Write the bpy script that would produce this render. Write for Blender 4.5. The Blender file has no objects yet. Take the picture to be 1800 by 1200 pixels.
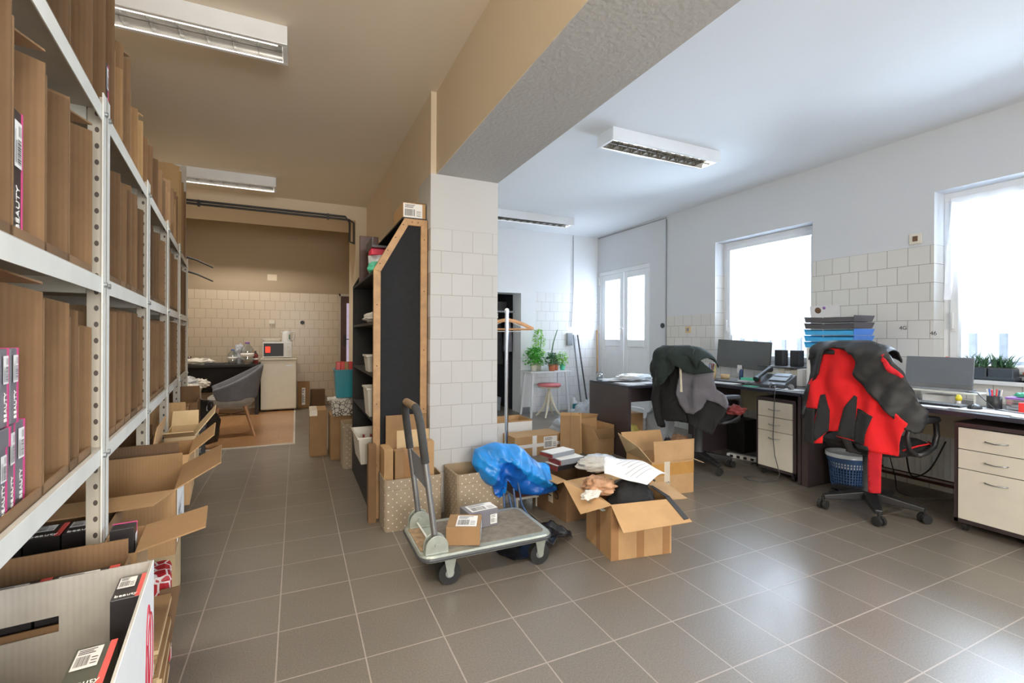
import bpy, bmesh, math, random
from math import sin, cos, pi, radians, sqrt, atan2
from mathutils import Vector, Matrix, noise
from mathutils.geometry import delaunay_2d_cdt
random.seed(7)
COL = bpy.context.scene.collection
H = 1.2                                   # eye height

# ------------------------------------------------------------------ materials
def srgb(h):
    if isinstance(h, str):
        h = h.lstrip('#'); c = [int(h[i:i+2], 16)/255 for i in (0, 2, 4)]
    else: c = list(h)
    return [((x/12.92) if x <= .04045 else ((x+.055)/1.055)**2.4) for x in c]+[1.]
class N:
    """small node-tree helper"""
    def __init__(s, name):
        s.m = bpy.data.materials.new(name); s.m.use_nodes = True
        s.t = s.m.node_tree; s.b = s.t.nodes['Principled BSDF']; s.o = s.t.nodes['Material Output']
    def n(s, kind, **kw):
        x = s.t.nodes.new(kind)
        for k, v in kw.items():
            if k.startswith('i_'): x.inputs[int(k[2:])].default_value = v
            else: setattr(x, k, v)
        return x
    def l(s, a, b): s.t.links.new(a, b)
    def math(s, op, a, b=None, c=None):
        x = s.n('ShaderNodeMath', operation=op)
        for i, v in enumerate((a, b, c)):
            if v is None: continue
            if isinstance(v, (int, float)): x.inputs[i].default_value = v
            else: s.l(v, x.inputs[i])
        return x.outputs[0]
    def coord(s, kind='Object'): return s.n('ShaderNodeTexCoord').outputs[kind]
    def pos(s): return s.n('ShaderNodeNewGeometry').outputs['Position']
    def sep(s, v):
        x = s.n('ShaderNodeSeparateXYZ'); s.l(v, x.inputs[0]); return x.outputs
    def comb(s, a, b, c=0.):
        x = s.n('ShaderNodeCombineXYZ')
        for i, v in enumerate((a, b, c)):
            if isinstance(v, (int, float)): x.inputs[i].default_value = v
            else: s.l(v, x.inputs[i])
        return x.outputs[0]
    def noise(s, vec, scale, detail=3., rough=.5):
        x = s.n('ShaderNodeTexNoise'); x.inputs['Scale'].default_value = scale; x.inputs['Detail'].default_value = detail
        x.inputs['Roughness'].default_value = rough
        if vec is not None: s.l(vec, x.inputs['Vector'])
        return x.outputs['Fac']
    def mix(s, fac, a, b):
        x = s.n('ShaderNodeMix', data_type='RGBA')
        for sock, v in ((x.inputs[0], fac), (x.inputs[6], a), (x.inputs[7], b)):
            if isinstance(v, (int, float)): sock.default_value = v
            elif isinstance(v, (list, tuple)): sock.default_value = v
            else: s.l(v, sock)
        return x.outputs[2]
    def ramp(s, v, a, b):
        x = s.n('ShaderNodeMapRange'); x.inputs[1].default_value = a; x.inputs[2].default_value = b; s.l(v, x.inputs[0]); return x.outputs[0]
    def bump(s, hgt, strength=.3, dist=.01):
        x = s.n('ShaderNodeBump'); x.inputs['Strength'].default_value = strength; x.inputs['Distance'].default_value = dist
        s.l(hgt, x.inputs['Height']); s.l(x.outputs[0], s.b.inputs['Normal'])
    def col(s, c):
        if isinstance(c, (list, tuple)): s.b.inputs['Base Color'].default_value = c
        else: s.l(c, s.b.inputs['Base Color'])
    def set(s, rough=.5, metal=0., spec=None, sheen=None):
        s.b.inputs['Roughness'].default_value = rough; s.b.inputs['Metallic'].default_value = metal
        if spec is not None: s.b.inputs['Specular IOR Level'].default_value = spec
        if sheen: s.b.inputs['Sheen Weight'].default_value = sheen
        return s.m
def mat(name, c, rough=.5, metal=0., var=.12, scale=12., bump=0., bscale=60., spec=None, sheen=None, emit=None):
    s = N(name); c = srgb(c)
    v = s.noise(s.coord(), scale, 4.)
    d = [x*(1-var) for x in c[:3]]+[1.]; e = [min(1, x*(1+var)) for x in c[:3]]+[1.]
    s.col(s.mix(s.ramp(v, .3, .7), d, e))
    if bump: s.bump(s.noise(s.coord(), bscale, 3.), bump, .004)
    if emit:
        s.b.inputs['Emission Color'].default_value = c; s.b.inputs['Emission Strength'].default_value = emit
    return s.set(rough, metal, spec, sheen)
def cardboard(name, c, scale=90.):
    s = N(name); c = srgb(c); co = s.coord()
    v = s.noise(co, 7., 5., .65)
    a = s.mix(s.ramp(v, .25, .75), [x*.84 for x in c[:3]]+[1], [min(1, x*1.12) for x in c[:3]]+[1])
    xyz = s.sep(co)
    w = s.math('SINE', s.math('MULTIPLY', s.math('ADD', xyz[0], xyz[1]), scale*7))
    a2 = s.mix(s.math('MULTIPLY_ADD', w, .04, .04), a, [x*.6 for x in c[:3]]+[1])
    s.col(a2); s.bump(w, .12, .001)
    return s.set(.85, spec=.2)
def brick(name, tile, grout, u, v, u0, v0, w, h, mortar, offset=.5, var=.06, rough=.25, bump=.35, extra=None, spec=None, c2=None):
    """tiles laid in world axes u,v (0,1,2)"""
    s = N(name); p = s.sep(s.pos())
    vec = s.comb(s.math('SUBTRACT', p[u], u0-50*w), s.math('SUBTRACT', p[v], v0-50*h))
    b = s.n('ShaderNodeTexBrick', offset=offset, squash=1.)
    s.l(vec, b.inputs['Vector'])
    t = srgb(tile); t2 = srgb(c2) if c2 else [x*(1-var) for x in t[:3]]+[1]
    b.inputs['Color1'].default_value = t; b.inputs['Color2'].default_value = t2; b.inputs['Mortar'].default_value = srgb(grout)
    for k, q in (('Scale', 1.), ('Mortar Size', mortar), ('Mortar Smooth', .15), ('Bias', 0.), ('Brick Width', w), ('Row Height', h)): b.inputs[k].default_value = q
    n_ = s.noise(s.pos(), 3., 5., .6)
    c = s.mix(s.math('MULTIPLY', s.ramp(n_, .35, .7), .12), b.outputs['Color'], [x*.7 for x in t[:3]]+[1])
    s.set(rough, spec=spec)
    return s, b, c

M = {}
def build_materials():
    M['card'] = cardboard('cardboard_brown', '#967450')
    M['card2'] = cardboard('cardboard_light', '#b68f63')
    M['card3'] = cardboard('cardboard_dark', '#7a5d41')
    M['card4'] = cardboard('cardboard_pale', '#d3b68a')
    M['card5'] = cardboard('cardboard_shaded', '#69503a')  # darkest of the cardboard browns
    for i_, c_ in enumerate(('#7e6145', '#96744f', '#6b523a', '#ab8a5f', '#5c4733')): M['bin%d' % (i_+1)] = cardboard('bin_cardboard_%s' % 'abcde'[i_], c_)
    M['cardwhite'] = cardboard('cardboard_white_grey', '#a8a298')
    M['tape'] = mat('brown_tape', '#9a7049', .25, var=.06)
    M['tape2'] = mat('amber_tape', '#b58343', .2, var=.1)
    M['cleartape'] = mat('clear_tape', '#d6c8b0', .15, var=.05)
    M['paper'] = mat('white_paper', '#dedfe2', .7, var=.03, bump=.1, bscale=10)
    M['label'] = mat('label_white', '#eeece8', .5, var=.02)
    M['ink'] = mat('black_ink', '#1c1a1c', .6)
    M['redink'] = mat('red_ink', '#b52238', .6)
    M['magenta'] = mat('magenta_print', '#d0407e', .4)
    M['redprint'] = mat('salmon_red_print', '#e2564f', .4)
    M['carton'] = mat('grey_carton', '#6c6a70', .35, var=.1)
    M['cartond'] = mat('black_carton', '#2a2728', .3, var=.15)
    M['cartono'] = mat('olive_carton', '#4a4b40', .3, var=.15)
    M['steelw'] = mat('white_painted_steel', '#dcdcd4', .4, var=.05, spec=.4)
    M['greyw'] = mat('grey_white_shelf_board', '#b9b3a8', .6, var=.08)
    M['screwm'] = mat('zinc_screw', '#9aa0a0', .3, .8)
    M['chrome'] = mat('chrome', '#c8ccd2', .15, 1., var=.02)
    M['steel'] = mat('brushed_steel', '#9a9c9e', .35, .9, var=.05)
    M['galv'] = mat('galvanised_grey', '#a9afa5', .4, .6, var=.12, scale=30)
    M['black'] = mat('black_plastic', '#1b1b1d', .45, var=.1)
    M['blackmat'] = mat('black_fabric', '#101012', .9, var=.25, bump=.3, bscale=200)
    M['darkplas'] = mat('dark_grey_plastic', '#3b3d40', .45, var=.08)
    M['greyplas'] = mat('grey_plastic', '#7d8288', .45, var=.05)
    M['screen'] = mat('monitor_shell_dark', '#4b4f52', .3, var=.06)
    M['screen2'] = mat('laptop_lid_grey', '#62686f', .32, .1, var=.04)
    M['desk'] = mat('dark_brown_laminate', '#3a3133', .3, var=.12, scale=5)
    M['desktop'] = mat('dark_desktop_laminate', '#2a2a33', .3, var=.12, scale=5)
    M['cream'] = mat('cream_drawer_front', '#d9d3c4', .35, var=.03)
    M['creamw'] = mat('cream_enamel', '#ddd5c0', .3, var=.03)
    M['pvc'] = mat('white_pvc', '#e6eaee', .3, var=.02)
    M['whiteplas'] = mat('white_plastic', '#e4e6e6', .35, var=.03)
    M['wood'] = mat('raw_pine_wood', '#b3895c', .6, var=.18, scale=18, bump=.1)
    M['wood2'] = mat('beech_leg_wood', '#b98b64', .45, var=.15, scale=14)
    M['woodhang'] = mat('hanger_wood', '#c98f5a', .4, var=.15)
    M['darkwood'] = mat('dark_red_door_wood', '#4a1f12', .35, var=.25, scale=9)
    M['blackboard'] = mat('black_stained_board', '#222325', .75, var=.12, scale=25, bump=.12, bscale=60, spec=.15)
    M['blackin'] = mat('black_cabinet_inside', '#1c1a19', .7, var=.2)
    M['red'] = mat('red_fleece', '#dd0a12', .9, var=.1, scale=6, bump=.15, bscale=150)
    M['redd'] = mat('red_fleece_shaded', '#c20d1c', .9, var=.12, bump=.15, bscale=150)  # darker red for the belt and lining
    M['jacket'] = mat('black_softshell', '#131315', .6, var=.2, scale=5, bump=.3, bscale=18)
    M['patch'] = mat('dark_grey_fleece', '#18191b', .9, var=.15, bump=.2, bscale=150)
    M['greenf'] = mat('dark_green_fleece', '#172220', .95, var=.25, scale=8, bump=.2, bscale=120)
    M['greyf'] = mat('grey_cotton', '#63626a', .9, var=.15, scale=8, bump=.2, bscale=150)
    M['chairgrey'] = mat('grey_felt', '#6d7078', .9, var=.12, bump=.25, bscale=220)
    M['chairgrey2'] = mat('grey_felt_seat', '#9a968f', .9, var=.12, bump=.25, bscale=220)
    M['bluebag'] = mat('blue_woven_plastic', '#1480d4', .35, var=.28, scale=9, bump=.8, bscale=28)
    M['bluedark'] = mat('deep_blue_plastic', '#0c57b4', .4, var=.25, bump=.4, bscale=30)  # shaded copy of the bag blue, for its opening and lower front
    M['blackbag'] = mat('black_bin_bag', '#19181a', .3, var=.3, bump=.6, bscale=25)
    M['clearbag'] = mat('clear_plastic_film', '#cfd4d8', .2, var=.15, bump=.6, bscale=22)
    M['whitecloth'] = mat('white_cloth', '#ded8cc', .85, var=.12, bump=.6, bscale=30)
    M['tancloth'] = mat('tan_wrapping', '#b98a66', .6, var=.35, bump=.6, bscale=28)
    M['redcloth'] = mat('dark_red_cloth', '#7d2a26', .8, var=.3, bump=.5, bscale=25)
    M['yellowbag'] = mat('yellow_plastic_bag', '#cbbd5c', .4, var=.3, bump=.6, bscale=25)
    M['teal'] = mat('teal_plastic', '#12808f', .35, var=.05)
    M['redplas'] = mat('red_plastic', '#df2c24', .35, var=.1)
    M['pinkred'] = mat('pinkish_red_card', '#e51d46', .5)
    M['green'] = mat('leaf_green', '#4fae35', .5, var=.35, scale=25)
    M['greenl'] = mat('light_leaf_green', '#8fd048', .5, var=.3, scale=25)
    M['greend'] = mat('grey_green_leaf', '#4f7a5c', .5, var=.3, scale=25)
    M['mint'] = mat('mint_plastic', '#4fc39a', .4)
    M['terra'] = mat('terracotta', '#c06a45', .7, var=.15)
    M['orange'] = mat('orange_flower', '#e5552a', .6)
    M['soil'] = mat('potting_soil', '#3a2b20', .95, var=.3)
    M['potdark'] = mat('blue_grey_pot', '#3c4650', .5)
    M['traygrey'] = mat('dark_grey_tray', '#4a474b', .4, var=.08)
    M['traycyan'] = mat('light_blue_tray', '#39a9e8', .35, var=.12)
    M['trayblue'] = mat('blue_tray_side', '#3f7ad0', .35, var=.1)
    M['navy'] = mat('navy_plastic', '#27456f', .4)
    M['pink'] = mat('dusty_pink_cushion', '#c0676b', .8)
    M['purple'] = mat('purple_plastic', '#9668c0', .4)
    M['yellow'] = mat('yellow_plastic', '#e0cf2e', .4)
    M['bluep'] = mat('blue_plastic_part', '#2a5fc0', .4)
    M['rubber'] = mat('black_rubber', '#161616', .8)
    M['mat'] = mat('worn_grey_rubber_mat', '#6f675c', .9, var=.25, scale=30, bump=.4, bscale=150)
    M['wornblack'] = mat('worn_black_foam', '#2c2b2a', .75, var=.4, scale=20)
    M['worntan'] = mat('torn_foam_tan', '#8d7253', .9, var=.4, scale=30)
    M['outside'] = mat('pale_render_outside', '#f2f4f6', .9, var=.03)
    M['fence'] = mat('weathered_fence', '#aab2bc', .8, var=.15)
    M['niche'] = mat('niche_paint_dark', '#23262c', .8)  # near-black colour stands in for the unlit depth of the niche
    M['amber'] = mat('amber_liquid', '#8b4a2a', .2)
    # polka dot fabric box
    s = N('taupe_polka_dot_fabric'); p = s.sep(s.coord())
    def lat(ou, ov):
        u = s.math('ADD', s.math('ADD', p[0], p[1]), ou); v = s.math('ADD', p[2], ov)
        fu = s.math('SUBTRACT', s.math('FRACT', s.math('DIVIDE', u, .05)), .5)
        fv = s.math('SUBTRACT', s.math('FRACT', s.math('DIVIDE', v, .05)), .5)
        d = s.math('SQRT', s.math('ADD', s.math('MULTIPLY', fu, fu), s.math('MULTIPLY', fv, fv)))
        return s.math('LESS_THAN', d, .075)
    dots = s.math('MAXIMUM', lat(10., 10.), lat(10.025, 10.025))
    s.col(s.mix(dots, srgb('#a29078'), srgb('#ece6d8'))); s.bump(s.noise(s.coord(), 250, 2), .3, .002); s.set(.9); M['polka'] = s.m
    M['polkain'] = mat('taupe_box_lining', '#a08a6c', .9, var=.1)
    # woven pattern basket
    s = N('white_patterned_fabric'); co = s.coord()
    w = s.n('ShaderNodeTexVoronoi', feature='DISTANCE_TO_EDGE'); w.inputs['Scale'].default_value = 28; s.l(co, w.inputs['Vector'])
    s.col(s.mix(s.math('LESS_THAN', w.outputs[0], .07), srgb('#cfc8ba'), srgb('#4d4740'))); s.set(.9); M['pattern'] = s.m
    # red gift wrap with white scribble
    s = N('red_print_paper'); w = s.n('ShaderNodeTexVoronoi', feature='DISTANCE_TO_EDGE'); w.inputs['Scale'].default_value = 22; s.l(s.coord(), w.inputs['Vector'])
    s.col(s.mix(s.math('LESS_THAN', w.outputs[0], .06), srgb('#b01822'), srgb('#eee0dc'))); s.set(.5); M['giftwrap'] = s.m
    # perforated upright
    s = N('perforated_steel'); p = s.sep(s.coord())
    fz = s.math('SUBTRACT', s.math('FRACT', s.math('DIVIDE', p[2], .043)), .5)
    fx = s.math('DIVIDE', s.math('ADD', p[0], .019), .0048)
    fz2 = s.math('DIVIDE', fz, .17)
    d = s.math('ADD', s.math('MULTIPLY', fx, fx), s.math('MULTIPLY', fz2, fz2))
    s.col(s.mix(s.math('LESS_THAN', d, 1.), srgb('#c6bfb0'), srgb('#4a4038'))); s.set(.5); M['perf'] = s.m
    # basket weave (open waste basket): real holes by alpha are avoided, dark holes printed in relief
    M['basket'] = mat('blue_waste_basket', '#34507c', .4, var=.06)
    # room
    s, b, c = brick('floor_tiles', '#655e55', '#a3968a', 0, 1, -.6627, 2.1066-.3013*7, .3007, .3013, .0028, offset=0., var=.10, rough=.4)
    s.col(s.mix(s.ramp(s.noise(s.pos(), 160, 2), .35, .65), c, s.mix(.5, c, srgb('#83796b')))); s.bump(s.math('SUBTRACT', 1., b.outputs['Fac']), .5, .002)
    s.l(s.math('MULTIPLY_ADD', s.noise(s.pos(), 2.5, 4), .2, .24), s.b.inputs['Roughness']); s.b.inputs['Specular IOR Level'].default_value = .55
    M['floor'] = s.m
    s, b, c = brick('laminate_planks', '#b88a5e', '#7d5c3e', 0, 1, 0, 0, .19, 1.2, .002, offset=.37, var=.3, rough=.3)
    s.col(s.mix(s.ramp(s.noise(s.pos(), 14, 4), .3, .8), c, srgb('#9c6f48'))); M['laminate'] = s.m
    def paint(name, c, var=.04, bump=.15, bs=90.):
        s = N(name); c = srgb(c); v = s.noise(s.pos(), .9, 4.)
        s.col(s.mix(s.ramp(v, .3, .7), [x*(1-var) for x in c[:3]]+[1], c)); s.bump(s.noise(s.pos(), bs, 4.), bump, .004); return s.set(.9, spec=.15)
    M['white'] = paint('white_paint', '#e4e6e8'); M['ceilR'] = paint('white_ceiling_paint', '#eaeef2', bump=.03)
    M['ceilL'] = paint('beige_ceiling_paint', '#e9ddca', bump=.05); M['cream_wall'] = paint('cream_wall_paint', '#dccdb4', bump=.12)
    M['backL'] = paint('beige_wall_paint', '#b0a088'); M['beam'] = paint('rough_plaster', '#b9b8b5', bump=.8, bs=45.)
    M['pillarp'] = paint('pillar_plaster', '#d2d1cb', bump=.25)
    def wains(name, paintc, tilec, grout, u, u0, top, v0, ranges=None, w=.15, bump=.15):
        s, b, c = brick(name, tilec, grout, u, 2, u0, v0, w, .15, .0022, offset=.5, var=.035, rough=.22)
        p = s.sep(s.pos()); lowm = s.math('LESS_THAN', p[2], top)
        if ranges:                      # (lo, hi, top) along u overrides
            for lo, hi, tp in ranges:
                ins = s.math('MULTIPLY', s.math('GREATER_THAN', p[u], lo), s.math('LESS_THAN', p[u], hi))
                alt = s.math('LESS_THAN', p[2], tp)
                lowm = s.math('ADD', s.math('MULTIPLY', ins, alt), s.math('MULTIPLY', s.math('SUBTRACT', 1., ins), lowm))
        pc = srgb(paintc); v = s.noise(s.pos(), .8, 4)
        pcol = s.mix(s.ramp(v, .3, .7), [x*.95 for x in pc[:3]]+[1], pc)
        s.col(s.mix(lowm, pcol, c))
        hh = s.math('ADD', s.math('MULTIPLY', s.math('MULTIPLY', lowm, s.math('SUBTRACT', 1., b.outputs['Fac'])), 1.), s.math('MULTIPLY', s.noise(s.pos(), 70, 3), .15))
        s.bump(hh, .5, .003)
        s.l(s.mix(lowm, [.9]*3+[1], [.25]*3+[1]), s.b.inputs['Roughness'])
        s.b.inputs['Specular IOR Level'].default_value = .3
        return s.m
    M['wallR'] = wains('wall_paint_over_tile_window_side', '#d0d3d7', '#d6d5d0', '#8f8a84', 1, .04, 1.94, 1.94-.15*20, [(4.10, 4.93, 1.48), (4.93, 6.6, -1.)])
    M['wallBR'] = wains('wall_paint_over_tile_back', '#e4e8ec', '#e6e8ea', '#b0b3b5', 0, .0, 1.89, 1.89-.15*20, [(1.3, 3.42, -1.)])
    M['wallBL'] = wains('wall_paint_over_tile_kitchen', '#a39179', '#cbbba4', '#8d7c68', 0, .05, 1.91, 1.91-.15*20)
    M['pillar'] = wains('pillar_paint_over_tile', '#c3c2bf', '#c6c5c2', '#a8a49c', 0, .815, 1.925, 1.925-.15*20)
    # translucent sheets, their backlit glow put in as emission
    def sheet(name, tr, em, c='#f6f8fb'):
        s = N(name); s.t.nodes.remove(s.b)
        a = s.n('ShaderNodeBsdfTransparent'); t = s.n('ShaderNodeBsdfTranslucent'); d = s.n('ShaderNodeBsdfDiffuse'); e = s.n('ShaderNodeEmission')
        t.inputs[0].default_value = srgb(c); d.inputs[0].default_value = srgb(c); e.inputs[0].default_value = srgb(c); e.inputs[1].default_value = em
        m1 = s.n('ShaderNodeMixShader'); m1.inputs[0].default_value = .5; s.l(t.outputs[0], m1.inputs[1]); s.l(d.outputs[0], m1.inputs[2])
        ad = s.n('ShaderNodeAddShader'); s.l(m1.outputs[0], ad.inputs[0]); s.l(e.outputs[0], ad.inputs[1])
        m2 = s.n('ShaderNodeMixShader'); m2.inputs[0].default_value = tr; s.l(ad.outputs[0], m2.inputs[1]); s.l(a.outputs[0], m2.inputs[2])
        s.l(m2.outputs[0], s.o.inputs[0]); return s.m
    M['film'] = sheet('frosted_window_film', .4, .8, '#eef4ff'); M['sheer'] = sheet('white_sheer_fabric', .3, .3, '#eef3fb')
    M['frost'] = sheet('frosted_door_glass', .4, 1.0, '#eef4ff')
    M['lilac'] = mat('lilac_frosted_glass', '#c9bfe0', .3, emit=.35)  # emission stands in for light coming through the glass
    s = N('window_glass'); s.t.nodes.remove(s.b)
    a = s.n('ShaderNodeBsdfTransparent'); g = s.n('ShaderNodeBsdfGlossy'); g.inputs['Roughness'].default_value = .02
    f = s.n('ShaderNodeFresnel'); f.inputs[0].default_value = 1.45
    m = s.n('ShaderNodeMixShader'); s.l(f.outputs[0], m.inputs[0]); s.l(a.outputs[0], m.inputs[1]); s.l(g.outputs[0], m.inputs[2]); s.l(m.outputs[0], s.o.inputs[0]); M['glass'] = s.m
    s = N('clear_bottle_plastic'); s.t.nodes.remove(s.b)
    a = s.n('ShaderNodeBsdfTransparent'); a.inputs[0].default_value = (.8, .86, .88, 1); g = s.n('ShaderNodeBsdfGlossy'); g.inputs['Roughness'].default_value = .1
    m = s.n('ShaderNodeMixShader'); m.inputs[0].default_value = .3; s.l(a.outputs[0], m.inputs[1]); s.l(g.outputs[0], m.inputs[2]); s.l(m.outputs[0], s.o.inputs[0]); M['bottle'] = s.m
    s = N('crinkled_clear_film'); s.t.nodes.remove(s.b)
    a = s.n('ShaderNodeBsdfTransparent'); g = s.n('ShaderNodeBsdfPrincipled'); g.inputs['Base Color'].default_value = srgb('#c9d0d8'); g.inputs['Roughness'].default_value = .25
    bb = s.n('ShaderNodeBump'); bb.inputs['Strength'].default_value = .8; s.l(s.noise(s.coord(), 20, 4), bb.inputs['Height']); s.l(bb.outputs[0], g.inputs['Normal'])
    m = s.n('ShaderNodeMixShader'); m.inputs[0].default_value = .62; s.l(a.outputs[0], m.inputs[1]); s.l(g.outputs[0], m.inputs[2]); s.l(m.outputs[0], s.o.inputs[0]); M['crinkle'] = s.m
    def em(name, c, k):
        s = N(name); s.b.inputs['Emission Color'].default_value = srgb(c); s.b.inputs['Emission Strength'].default_value = k; s.b.inputs['Base Color'].default_value = srgb(c); return s.m
    M['tube'] = em('fluorescent_tube', '#fffaf0', 3.); M['reflector'] = mat('lamp_reflector', '#6c6a66', .25, .95, var=.03)
    M['redled'] = em('red_glow', '#ff2a18', 2.)  # emissive red painted in as a reflection on the microwave window
build_materials()

# ------------------------------------------------------------------ mesh builder
class MB:
    def __init__(s): s.v = []; s.f = []; s.mi = []; s.sm = []
    def add(s, vs, fs, m=0, smooth=False):
        b = len(s.v); s.v += [tuple(v) for v in vs]
        for f in fs: s.f.append(tuple(i+b for i in f)); s.mi.append(m); s.sm.append(smooth)
        return s
    def box(s, x0, x1, y0, y1, z0, z1, m=0, T=None):
        vs = [(x, y, z) for z in (z0, z1) for y in (y0, y1) for x in (x0, x1)]
        if T is not None: vs = [T @ Vector(v) for v in vs]
        return s.add(vs, [(0, 2, 3, 1), (4, 5, 7, 6), (0, 1, 5, 4), (2, 6, 7, 3), (0, 4, 6, 2), (1, 3, 7, 5)], m)
    def bar(s, a, b, w, d, m=0, up=(0, 0, 1), taper=1.):
        """box section w x d from a to b"""
        a, b = Vector(a), Vector(b); z = (b-a).normalized(); up = Vector(up)
        if abs(z.dot(up)) > .98: up = Vector((1, 0, 0))
        x = z.cross(up).normalized(); y = z.cross(x)
        vs = []
        for p, k in ((a, 1.), (b, taper)):
            for sx, sy in ((-1, -1), (1, -1), (1, 1), (-1, 1)): vs.append(p+x*sx*w/2*k+y*sy*d/2*k)
        return s.add(vs, [(3, 2, 1, 0), (4, 5, 6, 7), (0, 1, 5, 4), (1, 2, 6, 5), (2, 3, 7, 6), (3, 0, 4, 7)], m)
    def tube(s, pts, r, n=10, m=0, cap=True, closed=False):
        pts = [Vector(p) for p in pts]; k = len(pts); rings = []
        rr = r if isinstance(r, (list, tuple)) else [r]*k
        ref = None
        for i, p in enumerate(pts):
            a = pts[i-1] if (i or closed) else p; c = pts[(i+1) % k] if (i < k-1 or closed) else p
            t = (c-a).normalized()
            if ref is None: ref = Vector((0, 0, 1)) if abs(t.z) < .9 else Vector((1, 0, 0))
            x = t.cross(ref).normalized(); y = x.cross(t).normalized(); ref = y
            rings.append([p+(x*cos(q)+y*sin(q))*rr[i] for q in [2*pi*j/n for j in range(n)]])
        vs = [v for q in rings for v in q]; fs = []
        for i in range(k if closed else k-1):
            i2 = (i+1) % k
            for j in range(n): fs.append((i*n+j, i*n+(j+1) % n, i2*n+(j+1) % n, i2*n+j))
        s.add(vs, fs, m, True)
        if cap and not closed: s.add(rings[0], [tuple(range(n))[::-1]], m); s.add(rings[-1], [tuple(range(n))], m)
        return s
    def lathe(s, prof, c=(0, 0, 0), n=24, m=0, T=None, sx=1., sy=1.):
        vs = []; k = len(prof)
        for r, z in prof:
            for j in range(n):
                q = 2*pi*j/n; v = Vector((c[0]+r*cos(q)*sx, c[1]+r*sin(q)*sy, c[2]+z)); vs.append(T @ v if T is not None else v)
        fs = [(i*n+j, i*n+(j+1) % n, (i+1)*n+(j+1) % n, (i+1)*n+j) for i in range(k-1) for j in range(n)]
        s.add(vs, fs, m, True)
        if prof[0][0] > 1e-5: s.add(vs[:n], [tuple(range(n))[::-1]], m)
        if prof[-1][0] > 1e-5: s.add(vs[-n:], [tuple(range(n))], m)
        return s
    def poly(s, pts, thick, m=0):
        """planar polygon (3D points) extruded by the vector thick"""
        n = len(pts); t = Vector(thick); a = [Vector(p) for p in pts]; b = [p+t for p in a]
        return s.add(a+b, [tuple(range(n))[::-1], tuple(range(n, 2*n))]+[(i, (i+1) % n, n+(i+1) % n, n+i) for i in range(n)], m)
    def grid(s, fn, nu, nv, m=0, smooth=True):
        vs = [fn(i/nu, j/nv) for j in range(nv+1) for i in range(nu+1)]
        return s.add(vs, [(j*(nu+1)+i, j*(nu+1)+i+1, (j+1)*(nu+1)+i+1, (j+1)*(nu+1)+i) for j in range(nv) for i in range(nu)], m, smooth)
    def build(s, name, mats, parent=None, loc=(0, 0, 0), rot=(0, 0, 0), bevel=0., solid=0., sub=0, autosm=False):
        me = bpy.data.meshes.new(name); me.from_pydata(s.v, [], s.f)
        for k in (mats if isinstance(mats, (list, tuple)) else [mats]): me.materials.append(M[k])
        me.polygons.foreach_set('material_index', s.mi); me.polygons.foreach_set('use_smooth', s.sm); me.update()
        bm = bmesh.new(); bm.from_mesh(me)
        if solid or sub or autosm: bmesh.ops.remove_doubles(bm, verts=bm.verts, dist=1e-5)
        bmesh.ops.recalc_face_normals(bm, faces=bm.faces); bm.to_mesh(me); bm.free()
        o = bpy.data.objects.new(name, me); COL.objects.link(o); o.location = loc; o.rotation_euler = rot if not isinstance(rot, (int, float)) else (0, 0, rot)
        if parent: o.parent = parent
        if solid: q = o.modifiers.new('s', 'SOLIDIFY'); q.thickness = solid; q.offset = 0
        if sub: q = o.modifiers.new('u', 'SUBSURF'); q.levels = q.render_levels = sub
        if bevel: q = o.modifiers.new('b', 'BEVEL'); q.width = bevel; q.segments = 2; q.limit_method = 'ANGLE'
        return o
def tag(o, label, cat, group=None, kind=None):
    o['label'] = label; o['category'] = cat
    if group: o['group'] = group
    if kind: o['kind'] = kind
    return o
def thing(name, label, cat, loc=(0, 0, 0), rot=0., group=None):
    o = bpy.data.objects.new(name, None); COL.objects.link(o); o.location = loc; o.empty_display_size = .1
    o.rotation_euler = rot if isinstance(rot, (tuple, list)) else (0, 0, rot)
    return tag(o, label, cat, group)
def struct(name, mb, mats, **kw):
    o = mb.build(name, mats, **kw)
    if not kw.get('parent'): o['kind'] = 'structure'
    return o
def copy_tree(o, parent=None):
    c = o.copy(); COL.objects.link(c)
    if parent: c.parent = parent
    for ch in list(o.children): copy_tree(ch, c)
    return c
def inside(p, poly):
    x, y = p; r = False; j = len(poly)-1
    for i in range(len(poly)):
        a, b = poly[i], poly[j]
        if (a[1] > y) != (b[1] > y) and x < (b[0]-a[0])*(y-a[1])/(b[1]-a[1])+a[0]: r = not r
        j = i
    return r
def sheet_mb(outline, fn, step=.025, m=0):
    """fills a 2-D outline with a fine mesh and maps it to 3-D by fn(u, v)"""
    pts = []; n = len(outline)
    for i in range(n):
        a, b = Vector(outline[i]), Vector(outline[(i+1) % n]); k = max(1, int((b-a).length/step))
        pts += [a.lerp(b, j/k) for j in range(k)]
    nb = len(pts); edges = [(i, (i+1) % nb) for i in range(nb)]
    x0 = min(p.x for p in pts); x1 = max(p.x for p in pts); y0 = min(p.y for p in pts); y1 = max(p.y for p in pts)
    bd = [tuple(p) for p in pts]; y = y0+step/2; r = 0
    while y < y1:
        x = x0+(step/2 if r % 2 else 0)
        while x < x1:
            if inside((x, y), bd) and min((x-q[0])**2+(y-q[1])**2 for q in bd) > (step*.45)**2: pts.append(Vector((x, y)))
            x += step
        y += step*.87; r += 1
    vs, _, fs, *_ = delaunay_2d_cdt(pts, edges, [], 1, 1e-6)
    mb = MB(); mb.add([fn(v.x, v.y) for v in vs], [tuple(f) for f in fs], m, True); return mb
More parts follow.
